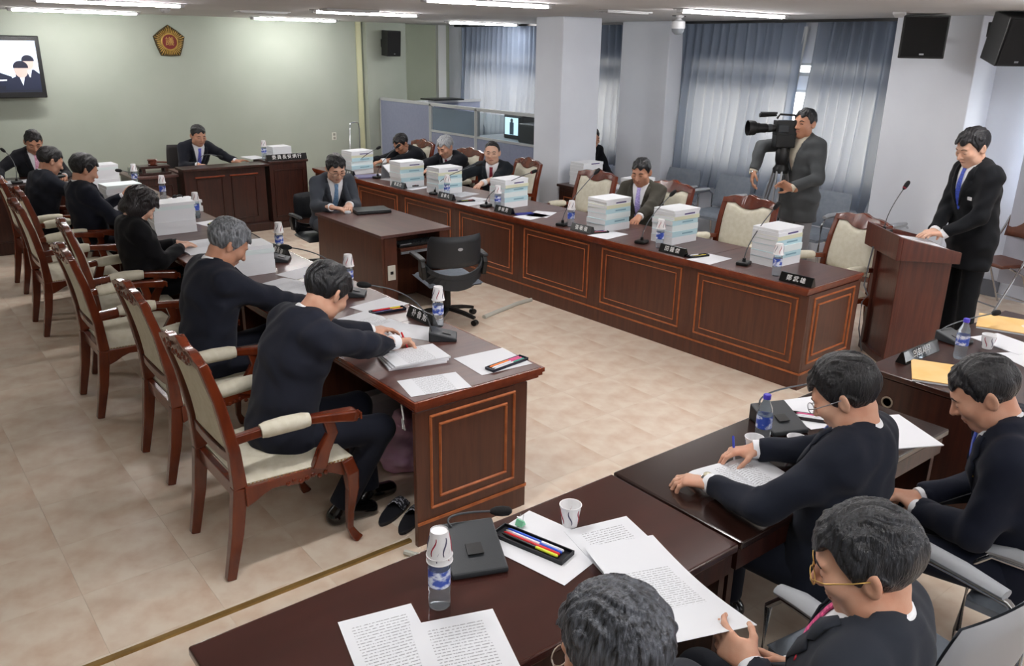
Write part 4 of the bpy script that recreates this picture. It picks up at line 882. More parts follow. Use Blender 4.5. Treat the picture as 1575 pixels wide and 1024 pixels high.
o = MB().lathe([(.03, 0), (.03, .004), (.022, .004), (.022, .0)], 18, (.004, .66, .60), Matrix(((0, 0, -1), (0, 1, 0), (1, 0, 0)))).build('cable_grommet', mat('grommet', '#8a7f70', .5), t, smooth=1)
# ---------------------------------------------------------------- small things
PET = mat('bottle_plastic', '#dfeaf2', .06, trans=.88, ior=1.12, spec=.6); LBL = mat('bottle_label', '#3a55b5', .4, c2='#dfe6f5', scale=26, stretch=(1, 1, 1.6), lo=.48, hi=.58); CAPB = mat('bottle_cap', '#4b3fc0', .35)
CUPM = mat('paper_cup', '#eeeef0', .55); ST1 = mat('cup_stripe_red', '#a03a4a', .6); ST2 = mat('cup_stripe_grey', '#5d5b72', .6)
def bottle(label, x, y, z, capped=False, s=1.0):
    t = thing('water_bottle', label, 'bottle', (x, y, z), random.uniform(0, 6)); r = .031
    pr = [(.026, .0), (r, .006), (r, .03), (r*.95, .034), (r, .040), (r, .068), (r*.95, .071)]; pr += [(r, .074), (r, .128), (r*.96, .131), (r*.98, .14), (r*.86, .158), (r*.55, .180), (.0135, .192), (.0135, .200)]
    MB().lathe(pr, 24).build('bottle_body', PET, t, smooth=1); MB().lathe([(r+.0008, .074), (r+.0008, .128)], 24, cap=False).build('bottle_label', LBL, t, smooth=1)
    if capped: MB().lathe([(.0155, .197), (.0155, .213), (.013, .216)], 18).build('bottle_cap', CAPB, t, smooth=1)
    else: MB().lathe([(.0155, .192), (.0155, .207), (.013, .209)], 14).build('bottle_cap', CAPB, t, smooth=1)
    return t
def cup(label, x, y, z, inverted=False):
    t = thing('paper_cup', label, 'cup', (x, y, z), random.uniform(0, 6)); h = .078; r0, r1 = .025, .036
    f = (lambda zz: h-zz) if inverted else (lambda zz: zz)
    pr = [(r0, .0), (r1, h-.003), (r1+.0018, h-.002), (r1+.0018, h), (r1-.001, h), (r0-.0015, .003)]
    pr = [(r, f(zz)) for r, zz in pr]; MB().lathe(pr, 24, cap=False).build('cup_wall', CUPM, t, smooth=1); MB().lathe([(r0-.001, f(.004)), (0, f(.004))], 24, cap=False).build('cup_bottom', CUPM, t)
    for k in range(6):
        a0 = k*math.pi/3; pth = []
        for q in np.linspace(.18, .86, 8):
            rr = r0+(r1-r0)*q+.0005; a = a0+.22*math.sin(q*6.3); pth.append(Vector((rr*math.cos(a), rr*math.sin(a), f(h*q))))
        mb = MB(); mb.tube(pth, [.0012+.0012*math.sin(math.pi*i/7) for i in range(8)], 5, up=(math.cos(a0), math.sin(a0), 0)); mb.build('stripe', ST1 if k % 2 else ST2, t, smooth=2)
    return t
def bottle_cup(x, y, z, where, group=None):
    b = bottle('blue labelled water bottle under a cup, '+where, x, y, z); c = cup('paper cup upturned on a bottle, '+where, x+.002, y, z+.155, True)
def nameplate(label, c, u, s, z=.751, L=.25, h=.062, spacing=1.45, sz=.043, n=None):
    """c = centre, u = world direction in which the writing reads"""
    u = Vector((u[0], u[1], 0)).normalized(); out = Vector((u.y, -u.x, 0)); rz = math.atan2(u.y, u.x)
    t = thing('name_plate', label, 'name plate', (c[0], c[1], z), rz)
    MB().prism([(-.030, 0), (.030, 0), (.006, h), (-.006, h)], Matrix(((0, 0, 1, -L/2), (1, 0, 0, 0), (0, 1, 0, 0), (0, 0, 0, 1))), L).build('plate', mat('plate_black', '#0a0a0b', .22, coat=.3), t, bevel=.002)
    vv = Vector((0, .024, h)).normalized(); text_obj('lettering', s, sz, mat('plate_white', '#f2f2f2', .5), t, M=frame((0, -.0185, h/2+.001), (1, 0, 0), vv), depth=.0006, spacing=spacing); return t
PRINT = None
def paper_mat():
    m = bpy.data.materials.new('paper_printed'); m.use_nodes = True; nt = m.node_tree; b = nt.nodes['Principled BSDF']; b.inputs['Roughness'].default_value = .75
    tc = nt.nodes.new('ShaderNodeTexCoord'); sx = nt.nodes.new('ShaderNodeSeparateXYZ'); nt.links.new(tc.outputs['Object'], sx.inputs[0])
    def mth(op, a, v=None):
        n = nt.nodes.new('ShaderNodeMath'); n.operation = op; nt.links.new(a, n.inputs[0])
        if isinstance(v, (int, float)): n.inputs[1].default_value = v
        elif v is not None: nt.links.new(v, n.inputs[1])
        return n.outputs[0]
    ln = mth('LESS_THAN', mth('FRACT', mth('MULTIPLY', sx.outputs[1], 85)), .32)
    ins = mth('LESS_THAN', mth('ABSOLUTE', sx.outputs[0]), .078); ins2 = mth('LESS_THAN', mth('ABSOLUTE', sx.outputs[1]), .115)
    nz = nt.nodes.new('ShaderNodeTexNoise'); nz.inputs['Scale'].default_value = 1; mp = nt.nodes.new('ShaderNodeMapping'); mp.inputs['Scale'].default_value = (160, 85, 1); nt.links.new(tc.outputs['Object'], mp.inputs[0]); nt.links.new(mp.outputs[0], nz.inputs['Vector'])
    k = mth('MULTIPLY', mth('MULTIPLY', mth('MULTIPLY', ln, ins), ins2), mth('GREATER_THAN', nz.outputs[0], .46)); k = mth('MULTIPLY', k, .55)
    mx = nt.nodes.new('ShaderNodeMixRGB'); mx.inputs[1].default_value = srgb('#dfe2e7'); mx.inputs[2].default_value = srgb('#3c4048'); nt.links.new(k, mx.inputs[0]); nt.links.new(mx.outputs[0], b.inputs['Base Color']); return m
PRINT = paper_mat()
def sheet(label, c, rz, z, w_=.21, h_=.297, printed=False, n=1, curl=0, cat='paper', name='paper_sheet', group=None):
    mb = MB(); th = .0006*n+.0006
    for k in range(2):
        zz = 0 if k == 0 else th
        mb.grid(lambda u, v: Vector(((u-.5)*w_, (v-.5)*h_, zz+curl*((u-.5)**2*2+(v-.5)*.0))), 6, 1)
    o = mb.build(name, PRINT if printed else WHITE, None, (c[0], c[1], z), rz, solid=0); tag(o, label, cat, group)
    # close the rim
    bm = bmesh.new(); bm.from_mesh(o.data); bmesh.ops.bridge_loops(bm, edges=[e for e in bm.edges if e.is_boundary]); bmesh.ops.recalc_face_normals(bm, faces=bm.faces); bm.to_mesh(o.data); bm.free(); return o
def booklet(label, c, rz, z, open_=True, w_=.21, h_=.297, th=.012):
    """open booklet: two page blocks that curve into the spine"""
    t = thing('booklet', label, 'booklet', (c[0], c[1], z), rz)
    for s in (-1, 1):
        fn = lambda u, v: Vector((s*(u*w_), (v-.5)*h_, .002+th*(1-u)**.35*math.sin(min(1, u*5)*math.pi/2)))
        mb = MB(); mb.grid(fn, 10, 1); mb.grid(lambda u, v: fn(u, v)*1-Vector((0, 0, fn(u, v).z)), 10, 1); mb.grid(lambda u, v: Vector((s*w_, (u-.5)*h_, .002*v)), 1, 1); mb.grid(lambda u, v: Vector((s*u*w_, -h_/2, fn(u, 0).z*v)), 10, 1); mb.grid(lambda u, v: Vector((s*u*w_, h_/2, fn(u, 0).z*v)), 10, 1)
        o = mb.build('page_block', PRINT, t, smooth=1); 
    return t
COV = [mat('cover_white', '#e9ecf0', .6), mat('cover_ice', '#e2eeef', .6), mat('cover_blue', '#bddde5', .6), mat('cover_cream', '#dcdfc4', .6)]
PAGES = mat('page_edges', '#e6e8ea', .8, c2='#d4d8dc', scale=3, stretch=(1, 1, 220)); PURP = mat('spine_label', '#4c4378', .6); TEALL = mat('spine_line', '#7fa7b6', .6)
def volume(name, label, c, rz, z, w_, d_, th, cov, group, spine=None):
    """bound document; w_ along local x, d_ along local y; bound edge at -y"""
    t = thing(name, label, 'document', (c[0], c[1], z), rz, group); cv = .0022
    mb = MB(); mb.b2((-w_/2, -d_/2, 0), (w_/2, d_/2, cv)); mb.b2((-w_/2, -d_/2, th-cv), (w_/2, d_/2, th)); mb.b2((-w_/2, -d_/2, cv), (w_/2, -d_/2+.002, th-cv)); mb.build('cover', cov, t)
    MB().b2((-w_/2+.001, -d_/2+.002, cv), (w_/2-.001, d_/2-.001, th-cv)).build('page_block', PAGES, t)
    if spine: box('spine_label', (0.03, -d_/2-.0006, th*.5), (w_*.42, .0012, min(.012, th*.4)), spine, t)
    return t
def stack(c, rz, z, spec, where, w_=.30, d_=.215, seed=0):
    rnd = random.Random(seed); zz = z
    for k, (th, cv, sp) in enumerate(spec):
        top = k == len(spec)-1; n_ = len(spec)-1-k; lab = ('topmost', 'second', 'third', 'fourth', 'fifth', 'sixth', 'seventh')[n_]+(' volume of the stack ' if top else ' volume from the top, %s, stack ' % ('white', 'ice white', 'pale blue', 'cream')[cv])+where
        volume('bound_document', lab, (c[0]+rnd.uniform(-.005, .005), c[1]+rnd.uniform(-.005, .005)), rz+rnd.uniform(-.03, .03), zz, w_, d_, th-.0004, COV[cv], 'volumes stacked '+where, sp); zz += th
    return zz
SP_B = [(.062, 0, None), (.045, 2, TEALL), (.05, 1, None), (.042, 2, TEALL), (.03, 3, None), (.028, 0, PURP), (.022, 0, None)]
SP_A = [(.055, 0, None), (.05, 0, None), (.045, 0, None), (.05, 0, None), (.03, 1, None), (.025, 0, None)]
FOAM = mat('mic_foam', '#0d0e10', .8, bump=.4, bscale=500); NECK = mat('gooseneck', '#5a5d61', .38, metal=.7)
def mic(label, base, rz, head, kind='wedge', bend=None, sc=1.0, red=False):
    """delegate microphone: sloped base, gooseneck and foam head (world coordinates for head)"""
    t = thing('conference_microphone', label, 'microphone', base, rz); Mi = Matrix.Rotation(-rz, 3, 'Z'); hd = Mi @ (Vector(head)-Vector(base))
    if kind == 'wedge':
        w_, d_ = .13*sc, .15*sc; mb = MB(); vs = [(-w_/2, -d_/2, 0), (w_/2, -d_/2, 0), (w_/2, d_/2, 0), (-w_/2, d_/2, 0), (-w_/2, -d_/2, .018), (w_/2, -d_/2, .018), (w_/2, d_/2, .055*sc), (-w_/2, d_/2, .055*sc)]
        mb.add(vs, [(3, 2, 1, 0), (4, 5, 6, 7), (0, 1, 5, 4), (1, 2, 6, 5), (2, 3, 7, 6), (3, 0, 4, 7)]); mb.build('base', CHAR, t, bevel=.006)
        mb = MB(); M = Matrix.Rotation(math.atan2(.037*sc, d_), 3, 'X'); mb.box((0, -.02, .0345*sc), (.05, .045, .003), M=M); mb.build('speaker_slots', BLACK, t); st_ = Vector((-w_*.28, d_*.40, .052*sc))
    else:
        MB().b2((-.055, -.045, 0), (.055, .045, .026)).build('base', BLACK, t, bevel=.009); MB().lathe([(.014, .024), (.012, .05)], 14).build('neck_socket', BLACK, t, smooth=1); st_ = Vector((0, 0, .045))
    p1 = st_+Vector((0, 0, .10)) if bend is None else Mi @ (Vector(bend)-Vector(base)); pts = []
    for q in np.linspace(0, 1, 14): pts.append(st_*(1-q)**2+p1*2*q*(1-q)+hd*q*q)
    MB().tube(pts, .0038, 8).build('gooseneck', NECK, t, smooth=1); dr = (pts[-1]-pts[-2]).normalized(); M = dr.to_track_quat('Z', 'Y').to_matrix()
    MB().lathe([(.005, -.035), (.010, -.028), (.0125, -.02), (.0155, -.015), (.0175, .008), (.015, .030), (.008, .040), (0, .042)], 14, hd, M).build('microphone_head', FOAM, t, smooth=1)
    if red: MB().lathe([(.0135, -.024), (.0165, -.014)], 14, hd, M, cap=False).build('indicator_ring', mat('mic_red', '#8a2436', .4), t, smooth=1)
    return t
def pen(label, a, b, c, r=.0048, cap=None, name='pen', cat='pen'):
    a, b = Vector(a), Vector(b); t = thing(name, label, cat, a); d = b-a; L = d.length; M = d.to_track_quat('Z', 'Y').to_matrix()
    MB().lathe([(r*.3, 0), (r, .012), (r, L*.62)], 10, (0, 0, 0), M).build('barrel', mat('pen_'+c[1:], c, .35), t, smooth=1); MB().lathe([(r*1.1, L*.62), (r*1.1, L-.004), (r*.6, L)], 10, (0, 0, 0), M).build('pen_cap', mat('pen_'+(cap or c)[1:], cap or c, .35), t, smooth=1); return t
def tray(label, c, rz, z, cl='#15171c', L=.20, W=.062):
    t = thing('pen_tray', label, 'pen tray', (c[0], c[1], z), rz); m = mat('tray_'+cl[1:], cl, .4); box('tray_floor', (0, 0, .002), (L, W, .004), m, t)
    for s in (-1, 1): box('tray_rim', (0, s*(W/2-.002), .007), (L, .004, .014), m, t); box('tray_rim', (s*(L/2-.002), 0, .007), (.004, W, .014), m, t)
    return t
def pens_in(c, rz, z, cols, where, L=.14):
    u = Vector((math.cos(rz), math.sin(rz), 0)); v = Vector((-u.y, u.x, 0)); names = {'#d2222c': 'red', '#e8f04a': 'yellow green', '#2d5bd0': 'blue', '#e9e9f0': 'white', '#f08030': 'orange', '#e05a90': 'pink', '#38a08c': 'teal', '#141414': 'black', '#4a3f90': 'violet', '#e8d23a': 'yellow'}
    for k, (c1, c2) in enumerate(cols):
        o = Vector((c[0], c[1], z+.0095))+v*(-.017+.0345*k/max(1, len(cols)-1)); pen(('%s pen in the pen tray %s' % (names[c1], where) if c1 == c2 else '%s pen with %s cap, pen tray %s' % (names[c1], names[c2], where)), o-u*L/2, o+u*L/2, c1, .0048, c2)

# --- right row: stacks, plates, bottles, microphones, papers (v counted from the near end)
seatB = ['at the seat by the lectern', 'at the second seat from the lectern', 'before the lilac tie man', 'at the fourth seat from the lectern', 'before the dark red tie man', 'before the silver haired man', 'at the far right row end']
UB = (math.sin(_ba), -math.cos(_ba))      # reading direction of the plates
npl = ['鄭武雄', '田鍾傑', '張敬植', '李秋男', '金春九', '崔昌烈', '朴容浩']
for k, v in enumerate((.12, 1.20, 2.20, 3.26, 4.20, 5.10, 6.22)):
    p = BP(.055, v); nameplate('black name plate with three white characters, %s' % seatB[k], p, UB, npl[k], z=.751)
for k, v in enumerate((.33, 1.40, 2.42, 3.45, 4.27, 5.20, 6.22)):
    p = BP(.125, v+(0 if k < 4 else .02)); bottle_cup(p.x, p.y, .75, seatB[k])
for k, (a, v) in enumerate(((.46, .56), (.43, 1.50), (.34, 2.17), (.33, 3.52), (.28, 4.55), (.20, 5.16), (.24, 6.32))):
    p = BP(a, v); stack((p.x, p.y), BR+random.uniform(-.05, .05), .751, SP_B if k != 5 else SP_B, seatB[k], seed=k, w_=.31, d_=.225)
for k, (a, v, ha, hv, hz, r) in enumerate(((.21, .66, .46, .60, 1.17, .1), (.14, 1.60, .40, 1.53, 1.14, .1), (.10, 2.50, .37, 2.37, 1.22, .1), (.12, 3.62, .38, 3.22, 1.12, .1), (.12, 4.50, .32, 4.00, 1.105, .1), (.22, 5.82, .45, 5.72, 1.12, .1), (.20, 6.30, .32, 5.95, 1.085, .1))):
    b = BP(a, v, .75); h = BP(ha, hv, hz); mic('black gooseneck microphone on the right row, '+seatB[k], b, BR+.3, h, 'box', bend=BP(a+.01, v, .93), red=(k == 3))
for k, (a, v, r) in enumerate(((.14, .92, .05), (.14, 1.98, .1), (.16, 2.98, .15), (.13, 3.85, .05), (.20, 4.98, .1))):
    p = BP(a, v); sheet('blank white sheet lying by the pen tray, '+seatB[min(6, k+(1 if k else 1))], p, BR+r, .7506, .297, .21)
    p2 = BP(a-.01, v+.10); cl = ('#15171c', '#15171c', '#3b3f86', '#15171c', '#15171c')[k]; tray(('dark pen tray on a white sheet, ' if k != 2 else 'blue pen tray on a white sheet, ')+seatB[min(6, k+1)], p2, BR-.25, .7525, cl, .18, .055)
    pens_in(p2, BR-.25, .7535, ([('#e8d23a', '#e8d23a'), ('#e9e9f0', '#141414')], [('#f08030', '#e05a90'), ('#4a3f90', '#4a3f90')], [('#4a3f90', '#2d5bd0')], [('#e8f04a', '#d2222c'), ('#141414', '#141414')], [('#e8d23a', '#d2222c')])[k], seatB[min(6, k+1)], .13)
p = BP(.30, 3.0); sheet('loose sheet at the empty place of the right row', p, BR+.5, .7506, .297, .21); p = BP(.36, 4.32); sheet('sheet under the hand of the man with the dark red tie', p, BR+.2, .7506, .297, .21, True); p = BP(.24, 3.98); sheet('printed sheet in front of the man with the dark red tie', p, BR+.35, .7512, .297, .21, True)
p = BP(.36, 5.55); booklet('open booklet read by the grey haired man of the right row', p, BR-math.pi/2+.2, .7506, True, .2, .28)
b = thing('document_folder', 'open white ring folder propped up on the right row before the grey haired man', 'folder', BP(.30, 5.55, .765), BR+.2)
MB().add([(-.12, -.15, 0), (.12, -.15, 0), (.16, .13, .16), (-.08, .13, .16), (-.12, -.15, -.012), (.12, -.15, -.012), (.16, .142, .155), (-.08, .142, .155)], [(0, 1, 2, 3), (7, 6, 5, 4), (0, 4, 5, 1), (1, 5, 6, 2), (2, 6, 7, 3), (3, 7, 4, 0)]).build('page', WHITE, b); MB().add([(.16, .145, .157), (-.08, .145, .157), (-.08, .165, 0), (.16, .165, 0)], [(0, 1, 2, 3)]).build('cover', GREYPL, b, solid=.003)
p = BP(.17, 5.95); volume('bound_document', 'flat violet edged booklet beside the far name plates of the right row', p, BR-.3, .751, .30, .21, .016, mat('cover_violet', '#7d7a9c', .6), None); p = BP(.14, 6.05)
sheet('white paper below the booklet at the far end of the right row', BP(.30, 6.0), BR+.2, .7506, .297, .21)
# --- left row
seatA = ['before the front left row man', 'before the grey haired man', 'at the empty third left place', 'before the woman in black', 'before the raised sheet reader', 'at the far left row end']
for k, (x, y) in enumerate(((2.455, 3.74), (2.40, 4.70), (2.45, 5.90), (2.38, 7.55), (2.44, 8.72), (2.44, 9.72))): bottle_cup(x, y, .75, seatA[k])
nameplate('black name plate with three white characters near the front end of the left row', (2.435, 3.99-.11), (0, 1), '旭魯朴'[::-1], z=.751); nameplate('black name plate standing before the empty third place of the left row', (2.43, 5.84), (0, 1), '金永泰', z=.751)
# the near plate of the left row can be read from the users' side as well
t = [o for o in col.objects if o.name == 'name_plate.007'][0]
text_obj('lettering', '朴魯旭', .046, mat('plate_white', '#f2f2f2', .5), t, M=frame((0, .0185, .032), (-1, 0, 0), Vector((0, -.024, .062)).normalized()), depth=.0006, spacing=1.45)
t = [o for o in col.objects if o.name == 'name_plate.008'][0]
text_obj('lettering', '金永泰', .046, mat('plate_white', '#f2f2f2', .5), t, M=frame((0, .0185, .032), (-1, 0, 0), Vector((0, -.024, .062)).normalized()), depth=.0006, spacing=1.45)
stack((2.03, 5.48), -.05, .751, SP_A[1:], 'beside the grey haired man', .32, .225, 11)
stack((2.03, 7.10), -.02, .751, SP_A, 'before the woman in black', .33, .23, 12); stack((1.98, 8.42), .06, .751, SP_A[:5], 'beside the raised sheet reader', .32, .23, 13); stack((2.10, 9.72), .03, .751, SP_A, 'at the far left row end', .32, .23, 14)
stack((2.42, 7.98), .1, .751, SP_A[3:], 'in the middle of the left row', .2, .28, 15)
mic('charcoal microphone unit with gooseneck beside the front name plate of the left row', (2.36, 3.55, .75), math.radians(55), (2.0, 3.74, 1.065), 'wedge', bend=(2.26, 3.58, 1.04))
mic('charcoal microphone unit behind the head of the front man of the left row', (2.36, 4.56, .75), math.radians(55), (2.05, 4.83, 1.05), 'wedge', bend=(2.32, 4.60, 1.02))
mic('charcoal microphone unit beside the stack of the left row, third place', (2.34, 5.66, .75), math.radians(55), (2.10, 6.1, .96), 'wedge', bend=(2.30, 5.7, .96))
mic('charcoal microphone unit of the left row beyond the woman in black', (2.36, 7.66, .75), math.radians(55), (2.12, 7.25, 1.01), 'wedge', bend=(2.34, 7.62, 1.0))
mic('black gooseneck microphone leaning over the far left row', (2.36, 8.95, .75), math.radians(55), (2.08, 8.82, 1.045), 'wedge', bend=(2.32, 8.93, 1.0))
booklet('open booklet under the hands of the front man of the left row', (2.13, 3.98), math.radians(-78), .7506, True, .21, .297)
sheet('loose white sheet between tray and open booklet of the left row', (2.38, 4.27), math.radians(12), .7508, .297, .21); sheet('sheet hanging out of the open booklet of the left row', (2.30, 3.72), math.radians(-60), .7505, .297, .21)
z = .7506
for k in range(3): sheet(('thick paper pad under the elbow of the front man', 'second paper pad under the sleeve of the front man', 'top paper pad beside the right sleeve of the front man')[k], (2.05+.006*k, 3.37-.004*k), math.radians(-14+3*k), z, .30, .215, k == 2, 14, .0); z += .0094
sheet('printed sheet at the near corner of the left row', (1.965, 3.035), math.radians(-13), .7506, .297, .205, True); sheet('blank sheet under the pen tray at the near corner of the left row', (2.37, 3.115), math.radians(-4), .7506, .30, .27)
tray('black pen tray at the near corner of the left row', (2.395, 3.03), math.radians(8), .7525, '#15182a', .25, .06); pens_in((2.395, 3.03), math.radians(8), .7535, [('#e9e9f0', '#38a08c'), ('#e9e9f0', '#e05a90'), ('#f08030', '#e05a90')], 'at the near corner of the left row', .21)
tray('dark pen tray beside the front name plate of the left row', (2.36, 4.14), math.radians(-6), .752, '#15182a', .22, .055); pens_in((2.36, 4.14), math.radians(-6), .753, [('#4a3f90', '#f08030'), ('#d2222c', '#e8d23a')], 'beside the front name plate of the left row', .18)
booklet('open booklet before the grey haired man of the left row', (2.08, 4.95), math.radians(-72), .7506); sheet('loose sheet beyond the open booklet of the grey haired man', (2.33, 5.25), .3, .7506, .297, .21)
bx = thing('tissue_box', 'small violet and white carton beside the bottle of the grey haired man', 'box', (2.25, 4.88, .751), .2); box('carton', (0, 0, .04), (.11, .09, .08), mat('carton_violet', '#8f7fa8', .6, c2='#d8d4e2', scale=9), bx, bevel=.002); box('carton_band', (0, 0, .081), (.06, .05, .003), WHITE, bx)
booklet('open booklet under the hands of the woman in black', (2.02, 6.42), math.radians(-86), .7506, True, .23, .33)
sheet('blank sheet under the pen tray beyond the woman in black', (2.42, 7.22), .2, .7506, .21, .297); tray('black pen tray beyond the woman in black', (2.42, 7.22), math.radians(50), .7525, '#15171c', .19, .05); pens_in((2.42, 7.22), math.radians(50), .7535, [('#141414', '#141414'), ('#e8f04a', '#38a08c')], 'beyond the woman in black', .15)
sheet('white sheet held by the man reading with raised hand', (1.98, 8.05), -1.4, .80, .21, .297).rotation_euler = (0, math.radians(-28), .1)
# under the near desk: carton, pink cloth, sandals, cable
t = thing('document_box', 'pale grey document box on the floor under the near left desk', 'box', (2.14, 4.02, 0), .06); box('box_body', (0, 0, .17), (.30, .36, .34), mat('carton_grey', '#c9ccd6', .7), t); box('box_lid', (0, 0, .365), (.33, .39, .05), mat('carton_lid', '#d4d7df', .7), t, bevel=.004)
S = SDF((-.22, -.2, 0), (.24, .2, .40), .012); S.ell((0, 0, .12), (.15, .12, .13), None, .03); S.ell((.04, .02, .24), (.10, .08, .11), None, .05); S.ell((-.02, -.03, .33), (.05, .05, .06), None, .04); S.ell((.10, -.08, .05), (.10, .09, .06), None, .03)
gx = [(S.lo[i]+S.h*np.arange(S.n[i])) for i in range(3)]; X, Y, Z = np.meshgrid(*gx, indexing='ij'); S.F = np.maximum(S.F+.010*np.sin(50*X+5*np.sin(20*Z))*np.sin(36*Y+3*np.sin(25*Z))+.006*np.sin(70*Z+30*X), .001-Z).astype(np.float32)
o = S.mesh('cloth_bundle', mat('pink_cloth', '#e8b3da', .8, c2='#f2cce6', scale=9), None, 1); o.location = (2.13, 3.62, 0); tag(o, 'crumpled pink wrapping cloth on the floor under the near left desk', 'cloth')
for k, (x, y, r) in enumerate(((1.835, 3.24, 1.0), (1.87, 3.12, .95))):
    t = thing('slipper', ('dark patterned slipper on the floor beside the near desk end, farther one', 'dark patterned slipper on the floor beside the near desk end, nearer one')[k], 'slipper', (x, y, 0), -r, 'pair of slippers')
    mb = MB(); mb.prism([(.045*math.cos(a)*(1+.12*math.sin(a)), .13*math.sin(a)) for a in np.linspace(0, 2*math.pi, 18, endpoint=False)], Matrix.Translation((0, 0, .001)), .02); mb.build('sole', mat('slipper_sole', '#1b1c22', .6), t, bevel=.004)
    mb = MB(); mb.grid(lambda u, v: Vector(((u-.5)*.098, .02+.085*v, .018+.045*math.sin(u*math.pi)*(1-.35*v))), 10, 4); mb.build('strap', mat('slipper_strap', '#23252c', .7, c2='#b9bcc6', scale=70, lo=.52, hi=.56), t, smooth=2, solid=.004)
mb = MB(); mb.tube([(1.80, 3.06, .68), (1.785, 3.02, .62), (1.79, 3.02, .57), (1.81, 3.07, .55), (1.83, 3.11, .58)], .004, 8); tag(mb.build('cable', mat('cable_white', '#d5d5d2', .5), None, smooth=1), 'white cable loop hanging under the near left desk', 'cable')
mb = MB(); mb.tube([(1.70, 2.90, .012), (1.73, 2.84, .015), (1.78, 2.70, .014)], .013, 8); tag(mb.build('floor_cable', mat('cable_cover', '#c3c4bb', .6), None, smooth=1), 'short pale cable sleeve on the floor by the brass strip', 'cable')
mb = MB(); mb.tube([(4.12, 5.55, .012), (4.35, 5.62, .012), (4.62, 5.7, .012), (4.80, 5.72, .012)], .02, 8); tag(mb.build('floor_cable', mat('cable_cover', '#c3c4bb', .6), None, smooth=1), 'grey cable cover on the floor beside the swivel chair', 'cable')
# --- rostrum things
nameplate('long black name plate with six white characters on the right wing of the rostrum', (4.40, 10.16), (1, 0), '委員長安炳行', z=.851, L=.54, h=.075, sz=.058, spacing=1.35)
stack((4.42, 10.45), .05, .851, SP_A[1:4], 'on the right rostrum wing', .26, .22, 21); bottle_cup(4.20, 10.38, .851, 'on the right wing of the rostrum'); sheet('white papers on the right wing of the rostrum', (4.12, 10.55), .1, .8508, .21, .297, False, 12)
t = thing('gavel_block', 'dark gavel stand with a wooden gavel block on the left wing of the rostrum', 'gavel', (2.86, 10.5, .751)); box('stand_top', (0, 0, .085), (.34, .2, .03), WDARK, t, bevel=.006); box('stand_foot', (0, 0, .012), (.36, .2, .022), WDARK, t, bevel=.004)
for sx in (-1, 1):
    for sy in (-1, 1): box('stand_leg', (sx*.13, sy*.07, .045), (.035, .035, .06), WDARK, t)
o = thing('gavel', 'red brown wooden gavel head lying on the gavel stand', 'gavel', (2.86, 10.5, .852)); MB().lathe([(.05, 0), (.058, .012), (.05, .02), (.05, .05), (.06, .058), (.05, .07), (0, .072)], 20).build('gavel_head', mat('gavel_wood', '#5e2c1a', .3, coat=.5), o, smooth=1); MB().cyl((.045, 0, .035), (.17, .02, .02), .010).build('handle', mat('gavel_wood', '#5e2c1a', .3), o, smooth=1)
o = tag(MB().b2((-.05, -.04, 0), (.05, .04, .09)).build('glass_case', mat('clear_case', '#c8d2cc', .1, trans=.8, ior=1.1), None, (2.63, 10.5, .751), bevel=.004), 'small clear case left of the gavel stand', 'case')
mic('thin black microphone arching before the chairman', (3.35, 10.42, .756), 0, (3.62, 10.36, .92), 'box', bend=(3.36, 10.38, 1.02))
sheet('white papers before the chairman on the rostrum', (3.70, 10.45), .1, .757, .297, .21, False, 10)
mic('black microphone standing before the man with the pink tie', (1.42, 10.5, .756), 0, (1.36, 10.62, 1.10), 'box', bend=(1.46, 10.46, 1.0)); box_ = thing('telephone', 'black desk device before the man with the pink tie', 'device', (1.78, 10.52, .756), .2); box('device_body', (0, 0, .03), (.22, .18, .06), BLACK, box_, bevel=.012); box('handset', (0, 0, .075), (.2, .05, .03), BLACK, box_, bevel=.012)
sheet('papers under the hands of the man with the pink tie', (1.45, 10.6), .05, .7556, .30, .21, False, 8)
# --- luggage trolley leaning at the back wall
t = thing('luggage_trolley', 'chrome luggage trolley handle leaning on the back wall', 'trolley', (6.30, 12.08, 0))
MB().tube([(0, 0, .02), (.03, .06, .5), (.07, .10, .98), (.09, .115, 1.06), (.12, .12, 1.08), (.21, .12, 1.08), (.235, .115, 1.06), (.24, .10, .98), (.21, .06, .5), (.19, 0, .02)], .010, 8).build('handle_tube', CHROME, t, smooth=1)
for x in (-.005, .205): MB().cyl((x-.015, 0, .05), (x+.015, 0, .05), .05, n=16).build('wheel', BLACK, t, smooth=1)
MB().tube([(.03, .055, .45), (.21, .055, .45)], .008, 6).build('cross_bar', CHROME, t); box('base_plate', (.10, -.09, .03), (.24, .2, .012), STEEL, t)
# --- lectern
t = thing('lectern', 'reddish brown wooden lectern before the standing speaker', 'lectern', (5.905, 2.84, 0), math.radians(-38)); LW = mat('wood_lectern', '#4a2018', .3, c2='#5c2b1f', scale=5, stretch=(9, 9, .7), coat=.4)
box('side_panel', (.19, .012, .43), (.36, .024, .86), LW, t, bevel=.002); box('side_panel', (.19, .42, .43), (.36, .024, .86), LW, t); box('front_panel', (.022, .216, .43), (.024, .39, .86), LW, t); box('corner_post', (.01, .018, .43), (.05, .05, .86), LW, t, bevel=.004); box('corner_post', (.01, .414, .43), (.05, .05, .86), LW, t, bevel=.004); box('shelf', (.20, .216, .55), (.32, .38, .02), LW, t); box('plinth', (.19, .216, .03), (.42, .46, .06), LW, t, bevel=.004)
def wedge(nm, x0, x1, y0, y1, zb0, zb1, za0, za1): MB().add([(x0, y0, zb0), (x1, y0, zb1), (x1, y1, zb1), (x0, y1, zb0), (x0, y0, za0), (x1, y0, za1), (x1, y1, za1), (x0, y1, za0)], [(3, 2, 1, 0), (4, 5, 6, 7), (0, 1, 5, 4), (1, 2, 6, 5), (2, 3, 7, 6), (3, 0, 4, 7)]).build(nm, LW, t, bevel=.004)
